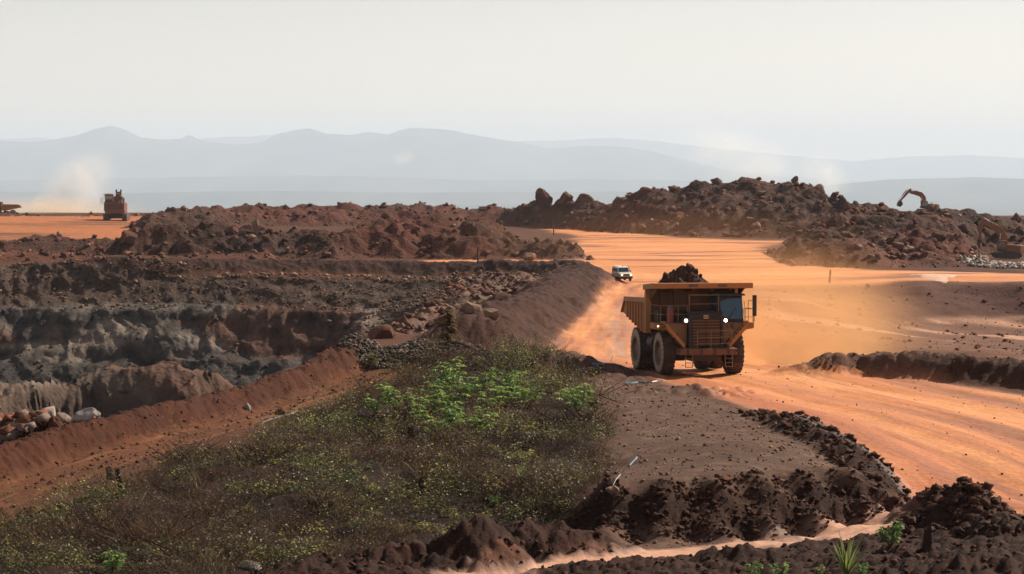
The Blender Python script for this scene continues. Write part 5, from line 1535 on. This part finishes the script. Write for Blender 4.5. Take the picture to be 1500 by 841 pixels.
def shrub(px, pyb, hpx, label, seed, kind='palmate', cols=None, group=None, name='leafy_shrub', wide=1.0, Y=None):
    rng = np.random.default_rng(seed)
    x, y, z = at_pixel(px, pyb) if Y is None else (W(px, pyb, Y)[0], Y, ground_z(W(px, pyb, Y)[0], Y))
    h = hpx / FPX * y
    T = empty(name, (x, y, z - .02))
    cols = np.array(cols or [(.12, .21, .036), (.16, .26, .045), (.06, .11, .024), (.24, .33, .07)])
    P, D, L, Wd, C = [], [], [], [], []
    nst = 3 + int(rng.integers(0, 3))
    for s in range(nst):
        a = rng.random() * 6.283; ln = h * (.65 + .35 * rng.random()); le = .28 * wide
        tip = np.array([math.cos(a) * h * le * (.4 + .8 * rng.random()), math.sin(a) * h * le * (.4 + .8 * rng.random()), ln * .86])
        mid = tip * .5 + np.array([rng.normal() * .03, rng.normal() * .03, 0]) * h
        MB().cyl((0, 0, 0), mid, .022 * h ** .5, .016 * h ** .5, n=6).cyl(mid, tip, .016 * h ** .5, .007, n=6).build('stem', 'bark_dead', T)
        for k in range(12):
            t = .25 + .70 * (k + rng.random()) / 12
            q = mid * (t / .5) if t < .5 else mid + (tip - mid) * ((t - .5) / .5)
            b = rng.random() * 6.283
            el = .15 + .5 * t + rng.normal() * .15
            dr = np.array([math.cos(b) * math.cos(el), math.sin(b) * math.cos(el), math.sin(el)])
            pet = h * (.10 + .10 * rng.random())
            c0 = q + dr * pet
            col = cols[rng.integers(0, len(cols))] * (.7 + .6 * rng.random())
            if kind == 'palmate':
                r = h * (.12 + .07 * rng.random())
                for j in range(7):
                    th = (j - 3) * .62
                    sd = np.array([-dr[1], dr[0], 0]); sd /= np.linalg.norm(sd) + 1e-9
                    d2 = dr * math.cos(th) * np.array([1, 1, .25]) + sd * math.sin(th); d2[2] -= .12
                    d2 /= np.linalg.norm(d2)
                    P.append(c0); D.append(d2); L.append(r * (1.15 - .1 * abs(j - 3))); Wd.append(r * .15); C.append(col)
            else:
                for j in range(5):
                    th = rng.random() * 6.283; e2 = rng.uniform(-.3, .8)
                    d2 = np.array([math.cos(th) * math.cos(e2), math.sin(th) * math.cos(e2), math.sin(e2)])
                    P.append(c0 - dr * pet * rng.random()); D.append(d2); L.append(h * (.12 + .08 * rng.random())); Wd.append(h * .035); C.append(col)
    v, F = leaves_np(np.array(P), np.array(D), np.array(L), np.array(Wd), .25, rng)
    o = mesh_np('foliage', v, F, np.repeat(np.array(C), 4, 0), 'leaf')
    o.parent = T
    tag(T, label, 'shrub', group)
    return T

cl = 'green shrubs on the scrub slope'
for k, (px, py, h, lab) in enumerate([
    (655, 570, 48, 'topmost green shrub right below the small brown tree'),
    (632, 590, 46, 'green shrub left of and below the topmost shrub'),
    (690, 585, 48, 'green shrub right of the middle of the topmost row'),
    (655, 602, 50, 'green shrub in the centre of the shrub patch'),
    (582, 604, 46, 'green shrub with a leafy top left of the patch centre'),
    (552, 606, 30, 'low green shrub at the far left of the patch'),
    (612, 618, 46, 'green shrub in the left half of the lower row'),
    (645, 640, 50, 'drooping green shrub lowest in the left cluster'),
    (672, 630, 44, 'green shrub right beside the lowest one of the left cluster'),
    (712, 612, 40, 'green shrub between the left and right clusters'),
    (700, 640, 46, 'green shrub on a bare stem at the foot of the right cluster'),
    (735, 600, 40, 'low green shrub at the left of the right cluster'),
    (752, 588, 50, 'tallest green shrub of the right cluster'),
    (772, 598, 44, 'green shrub at the right end of the patch'),
    (498, 622, 22, 'small pale green shrub left of the patch in brown scrub'),
    (845, 612, 50, 'round bright green shrub standing alone by the earth bank')]):
    shrub(px, py, h * 1.15, lab, 900 + k, group=cl, wide=2.2)
LIGHT = [(.10, .19, .035), (.14, .24, .05), (.18, .27, .06)]
shrub(164, 838, 46, 'bright green shrub alone in the scrub at the bottom left', 930, cols=LIGHT, wide=1.3)
shrub(1305, 802, 44, 'leafy green shrub beside the muddy path at the bottom right', 931, 'small', LIGHT, wide=1.5)
shrub(1106, 850, 34, 'small green plant at the bottom edge, leftmost by the strap-leaved clump', 932, 'small', LIGHT, wide=1.4)
shrub(1142, 848, 30, 'feathery green plant at the bottom edge left of the strap-leaved clump', 933, 'small', wide=1.6)
shrub(1198, 848, 26, 'low yellowish plant touching the strap-leaved clump on its left', 934, 'small', [(.16, .17, .04), (.2, .2, .05)], wide=1.6)
shrub(1262, 848, 30, 'small bright plant touching the strap-leaved clump on its right', 935, 'small', LIGHT, wide=1.5)
shrub(590, 782, 18, 'rounded yellow-green tuft beside the pointed earth mound', 936, 'small', [(.22, .24, .05), (.28, .28, .07)], wide=2.6)
shrub(725, 742, 22, 'small pale green sprig just above the pointed earth mound', 937, 'small', LIGHT, wide=1.4)
for k, (px, py, h, lab) in enumerate([(870, 600, 26, 'thin olive shrub right of the round bright shrub'), (815, 575, 30, 'olive shrub between the patch and the round bright shrub'),
                                      (545, 540, 30, 'olive shrub beside the grey gravel heap'), (700, 540, 24, 'olive shrub right of the small brown tree')]):
    shrub(px, py, h, lab, 950 + k, 'small', [(.10, .09, .03), (.14, .12, .04)], wide=1.4)

def strap_plant(px, pyb, hpx, n, label, seed, trunk=0.0):
    rng = random.Random(seed)
    x, y, z = at_pixel(px, pyb)
    h = hpx / FPX * y
    T = empty('strap_leaf_plant', (x, y, z))
    if trunk: MB().cyl((0, 0, -.05), (0, 0, trunk), .05, .06, n=8).build('stem', 'charred', T)
    for k in range(n):
        a = k * 2.399; le = .12 + .42 * (k / n) * rng.uniform(.7, 1.2)
        L = h * rng.uniform(.75, 1.05) * (1 - .25 * k / n); w = .035 * h ** .5 + .008
        d = Vector((math.cos(a), math.sin(a), 0)); s = Vector((-math.sin(a), math.cos(a), 0))
        v, f = [], []
        for i in range(6):
            t = i / 5
            c = d * (math.sin(le) * L * t * (1 + .5 * t)) + Vector((0, 0, trunk + math.cos(le) * L * t * (1 - .22 * le * t)))
            ww = w * (1 - t ** 2.2) + .002
            v += [c - s * ww, c + d * ww * .35, c + s * ww]
        for i in range(5):
            for j in (0, 1): f.append((i * 3 + j, i * 3 + j + 1, i * 3 + j + 4, i * 3 + j + 3))
        v = np.array([p[:] for p in v]); f = np.array(f)
        col = np.array([(.11, .16, .045)]) * rng.uniform(.6, 1.3) + np.array([[.05, .03, 0]]) * rng.random()
        o = mesh_np('leaf', v, f, np.repeat(col, len(v), 0), 'leaf', True, 4)
        o.parent = T
    tag(T, label, 'plant', 'strap-leaved plants')
strap_plant(1240, 846, 76, 22, 'clump of long strap-like leaves at the bottom edge on the right', 21)
strap_plant(764, 716, 26, 16, 'small spiky rosette on a stem above the pointed mound', 22, .35)

def dead_tree(px, pyb, hpx, label):
    rng = np.random.default_rng(77)
    x, y, z = at_pixel(px, pyb)
    h = hpx / FPX * y
    T = empty('young_tree', (x, y, z - .05))
    MB().cyl((0, 0, 0), (.03 * h, 0, h * .45), .035 * h * .6, .02 * h * .6, n=8).cyl((.03 * h, 0, h * .45), (.04 * h, 0, h), .012 * h, .004 * h, n=6).build('trunk', 'bark_dead', T, True)
    br = MB(); P, D, L, Wd, C = [], [], [], [], []
    cols = np.array([(.13, .075, .025), (.10, .055, .022), (.15, .11, .035), (.08, .045, .02)])
    for k in range(46):
        t = .28 + .70 * (k + rng.random()) / 46
        b = rng.random() * 6.283; el = rng.uniform(.05, .75)
        ln = h * (.27 * (1 - t) + .07) * rng.uniform(.6, 1.2)
        q = np.array([.035 * h * t, 0, h * t]); e = q + ln * np.array([math.cos(b) * math.cos(el), math.sin(b) * math.cos(el), math.sin(el)])
        br.cyl(tuple(q), tuple(e), .012, .005, n=4)
        for j in range(26):
            u = rng.uniform(.25, 1.05); th = rng.random() * 6.283; e2 = rng.uniform(-.6, .9)
            P.append(q + (e - q) * u); D.append([math.cos(th) * math.cos(e2), math.sin(th) * math.cos(e2), math.sin(e2)]); L.append(h * rng.uniform(.04, .085)); Wd.append(h * .016); C.append(cols[rng.integers(0, 4)])
    br.build('branches', 'bark_dead', T)
    v, F = leaves_np(np.array(P), np.array(D), np.array(L), np.array(Wd), .3, rng)
    o = mesh_np('crown', v, F, np.repeat(np.array(C), 4, 0), 'leaf'); o.parent = T
    tag(T, label, 'tree')
dead_tree(656, 527, 74, 'small brown withered tree standing at the top of the scrub slope')

# ------------------------------------------------------------------ stumps, dead wood, plastic
def stump(px, pyb, hpx, rpx, lean, label, seed):
    rng = random.Random(seed)
    x, y, z = at_pixel(px, pyb)
    h, r = hpx / FPX * y, rpx / FPX * y
    n = 12
    v = []
    for j, t in enumerate((-.1, .15, .5, .85, 1.0)):
        for i in range(n):
            a = 2 * math.pi * i / n
            rr = r * (1.25 - .35 * max(t, 0)) * (1 + .15 * math.sin(3 * a + seed) + rng.uniform(-.08, .08))
            hh = h * t + (rng.uniform(-.12, .08) * h if j == 4 else 0)
            v.append((rr * math.cos(a) + lean * hh, rr * math.sin(a), hh))
    v.append((lean * h, 0, h * .9))
    f = [(j * n + i, j * n + (i + 1) % n, (j + 1) * n + (i + 1) % n, (j + 1) * n + i) for j in range(4) for i in range(n)] + [(4 * n + i, 4 * n + (i + 1) % n, 5 * n) for i in range(n)]
    o = MB().add(v, f).build('tree_stump', 'charred', None, True)
    o.location = (x, y, z)
    tag(o, label, 'stump', 'charred stumps')
stump(161, 704, 20, 4.5, -.15, 'left one of the two charred stumps by the red track', 1)
stump(180, 722, 34, 4.0, -.25, 'taller leaning one of the two charred stumps by the red track', 2)
stump(1357, 806, 34, 5.5, .05, 'charred stump standing in the bare soil at the bottom right', 3)
stump(603, 648, 24, 5, .0, 'dark stump below the left cluster of green shrubs', 4)
stump(310, 706, 14, 4, .1, 'short dark stump in the middle of the left scrub', 6)
stump(622, 720, 22, 6, -.1, 'broad dark stump above the rounded yellow tuft', 7)

def branch(px0, py0, px1, py1, lift, rad, label, seed, mat='bark_dead'):
    rng = random.Random(seed)
    a = Vector(at_pixel(px0, py0)); b = Vector(at_pixel(px1, py1)); b.z += lift
    a.z -= .05
    pts = [a.lerp(b, i / 5) + Vector((rng.uniform(-1, 1), rng.uniform(-1, 1), rng.uniform(-.3, 1))) * (.05 if 0 < i < 5 else 0) * (b - a).length for i in range(6)]
    mb = MB()
    for i in range(5): mb.cyl(pts[i], pts[i + 1], rad * (1 - i * .14), rad * (1 - (i + 1) * .14), n=6)
    for i in (2, 3, 4):
        d = Vector((rng.uniform(-1, 1), rng.uniform(-.5, .5), rng.uniform(.1, .8))) * (b - a).length * .3
        mb.cyl(pts[i], pts[i] + d, rad * .4, rad * .12, n=5)
    o = mb.build('dead_branch', mat)
    tag(o, label, 'branch', 'dead branches')
branch(255, 664, 278, 652, .7, .06, 'dead branch sticking up at the edge of the red track', 1)
branch(5, 792, 38, 780, .2, .07, 'reddish dead branch at the left edge of the scrub', 2)
branch(742, 745, 764, 708, .4, .04, 'thin dark branch leaning below the spiky rosette', 3, 'charred')
branch(862, 600, 900, 575, .3, .05, 'dead branch beside the round bright shrub', 4)
branch(880, 612, 925, 582, .25, .035, 'thinner dead branch crossing the foot of the bank', 5)
branch(770, 730, 700, 735, .3, .04, 'dark dead branch lying right of the mound', 6, 'charred')
branch(370, 800, 400, 775, .2, .035, 'dead twig in the lower scrub near the pale grey stone', 7)

def ribbon(name, px, wid, mat, label, cat, lift=.05, group='scraps of plastic'):
    P = [Vector(at_pixel(a, b)) + Vector((0, 0, lift)) for a, b in px]
    mb = MB()
    rng = random.Random(len(label))
    v, f = [], []
    for i, p in enumerate(P):
        d = (P[min(i + 1, len(P) - 1)] - P[max(i - 1, 0)]); d.z = 0; d.normalize()
        s = Vector((-d.y, d.x, 0)) * wid * rng.uniform(.6, 1.2)
        u = Vector((0, 0, rng.uniform(.02, .10)))
        v += [p - s, p + u, p + s, p - Vector((0, 0, .02))]
    for i in range(len(P) - 1):
        for j in range(4): f.append((i * 4 + j, i * 4 + (j + 1) % 4, i * 4 + 4 + (j + 1) % 4, i * 4 + 4 + j))
    f += [(0, 1, 2, 3), tuple(len(v) - 4 + k for k in (3, 2, 1, 0))]
    mb.add(v, f)
    tag(mb.build(name, mat), label, cat, group)
ribbon('plastic_sheet', [(916, 563), (925, 563), (935, 562), (950, 563)], .045, 'plastic_blue', 'strip of blue plastic sheet on the bank below the truck', 'plastic sheet')
ribbon('plastic_sheet', [(955, 561), (962, 560), (970, 560)], .045, 'plastic_white', 'white scrap right of the blue strip on the bank below the truck', 'plastic sheet')
ribbon('plastic_sheet', [(868, 535), (878, 535), (886, 536)], .05, 'plastic_blue', 'blue scrap on the crest of the bank left of the truck', 'plastic sheet')
ribbon('plastic_sheet', [(640, 530), (647, 526), (652, 525)], .07, 'plastic_blue', 'bright blue scrap beside the small brown tree', 'plastic sheet')
ribbon('plastic_sheet', [(922, 684), (929, 676), (933, 672)], .04, 'plastic_blue', 'blue end of the torn strip on the bank', 'plastic sheet')
ribbon('plastic_sheet', [(898, 714), (902, 705), (906, 701), (909, 697)], .014, 'plastic_white', 'torn white strip running down the bank', 'plastic sheet')
ribbon('pipe', [(592, 547), (605, 544), (620, 541), (634, 536)], .03, 'pipe_grey', 'thin grey pipe lying below the grey gravel heap', 'pipe', .08)
ribbon('pipe', [(384, 622), (400, 616), (420, 611), (436, 605)], .03, 'pipe_grey', 'thin grey pipe at the edge of the red track', 'pipe', .08)
a, b = Vector(W(1, 656, 116)), Vector(W(33, 620, 117))
tag(MB().cyl(a, b, .07, .05, n=8).build('leaning_pole', 'plastic_white', None, True), 'pale pole leaning on the red rock behind the near berm', 'pole')
# ------------------------------------------------------------------ dust and smoke
def plume(name, loc, scale, dens, col, label, seed, noise=2.2, thr=.35, lean=(0, 0), soft=1.0, aniso=.3):
    me = bpy.data.meshes.new(name)
    bm = bmesh.new()
    bmesh.ops.create_icosphere(bm, subdivisions=3, radius=1.0)
    for v in bm.verts:
        v.co.x += lean[0] * v.co.z; v.co.y += lean[1] * v.co.z
    bm.to_mesh(me); bm.free()
    o = bpy.data.objects.new(name, me); COL.objects.link(o)
    o.location = loc; o.scale = scale
    m, nt, out = newmat(name + str(seed))
    L = nt.links.new
    tc = node(nt, "ShaderNodeTexCoord")
    sp = node(nt, "ShaderNodeSeparateXYZ"); L(tc.outputs['Object'], sp.inputs[0])
    # undo the lean so that the falloff follows the leaning shape
    lx = node(nt, "ShaderNodeMath", operation='MULTIPLY_ADD'); L(sp.outputs[2], lx.inputs[0]); lx.inputs[1].default_value = -lean[0]; L(sp.outputs[0], lx.inputs[2])
    cb = node(nt, "ShaderNodeCombineXYZ"); L(lx.outputs[0], cb.inputs[0]); L(sp.outputs[1], cb.inputs[1]); L(sp.outputs[2], cb.inputs[2])
    ln = node(nt, "ShaderNodeVectorMath", operation='LENGTH'); L(cb.outputs[0], ln.inputs[0])
    fa = node(nt, "ShaderNodeMapRange"); fa.interpolation_type = 'SMOOTHSTEP'
    fa.inputs[1].default_value = 1.0; fa.inputs[2].default_value = max(.02, 1 - soft); fa.inputs[3].default_value = 0; fa.inputs[4].default_value = 1
    L(ln.outputs['Value'], fa.inputs[0])
    of = node(nt, "ShaderNodeVectorMath", operation='ADD'); of.inputs[1].default_value = (seed * 1.7, seed * .9, seed * .3); L(tc.outputs['Object'], of.inputs[0])
    nz = node(nt, "ShaderNodeTexNoise", Scale=noise, Detail=4.0, Roughness=.62); L(of.outputs[0], nz.inputs['Vector'])
    mr = node(nt, "ShaderNodeMapRange"); mr.inputs[1].default_value = thr; mr.inputs[2].default_value = thr + .35; mr.inputs[3].default_value = 0; mr.inputs[4].default_value = 1
    L(nz.outputs[0], mr.inputs[0])
    mu = node(nt, "ShaderNodeMath", operation='MULTIPLY'); L(fa.outputs[0], mu.inputs[0]); L(mr.outputs[0], mu.inputs[1])
    m2 = node(nt, "ShaderNodeMath", operation='MULTIPLY'); L(mu.outputs[0], m2.inputs[0]); m2.inputs[1].default_value = dens
    pv = node(nt, "ShaderNodeVolumePrincipled"); pv.inputs['Color'].default_value = (*col, 1); pv.inputs['Anisotropy'].default_value = aniso
    pv.inputs['Density Attribute'].default_value = ""
    L(m2.outputs[0], pv.inputs['Density']); L(pv.outputs[0], out.inputs['Volume'])
    me.materials.append(m)
    tag(o, label, None, None, 'stuff')
    return o
OCHRE = (.98, .54, .24)
plume('road_dust_cloud', (19.5, 172, 0.2), (11, 30, 8), .095, OCHRE, 'orange dust raised behind the nearest mining truck', 1, 1.6, .30, soft=1.0)
plume('basin_dust', (30, 215, -1.5), (14, 40, 6), .005, OCHRE, 'thin orange dust drifting over the basin', 2, 1.4, .32)
plume('junction_dust', (26, 420, 0), (48, 90, 8), .0016, OCHRE, 'thin dust over the junction of the haul roads', 3, 1.8, .30)
x, y, z = W(70, 312, 860)
plume('shovel_dust', (x, y, z), (42, 40, 7.5), .05, (.98, .78, .56), 'low orange dust around the mining shovel on the left', 4, 2.0, .30)
x, y, z = W(112, 276, 1000)
plume('smoke', (x, y, z), (18, 12, 19), .2, (.97, .96, .94), 'column of whitish smoke rising left of the mining shovel', 5, 1.8, .34, (.45, 0))
x, y, z = W(75, 298, 1000)
plume('smoke', (x, y, z), (11, 8, 5.5), .32, (.98, .96, .93), 'low puff of white smoke at the foot of the left column', 6, 1.8, .34)
x, y, z = W(1085, 232, 2600)
plume('smoke', (x, y, z), (85, 40, 42), .028, (.98, .97, .95), 'pale smoke drifting above the rocky hill', 7, 2.0, .34, (-.5, 0))
x, y, z = W(1208, 258, 2200)
plume('smoke', (x, y, z), (28, 20, 28), .06, (.98, .97, .95), 'thin smoke rising behind the right shoulder of the rocky hill', 8, 2.0, .34, (-.3, 0))
x, y, z = W(590, 232, 9000)
plume('smoke', (x, y, z), (60, 40, 40), .016, (.98, .97, .95), 'small distant puff of smoke in front of the mountains', 9, 2.0, .30, (.2, 0))
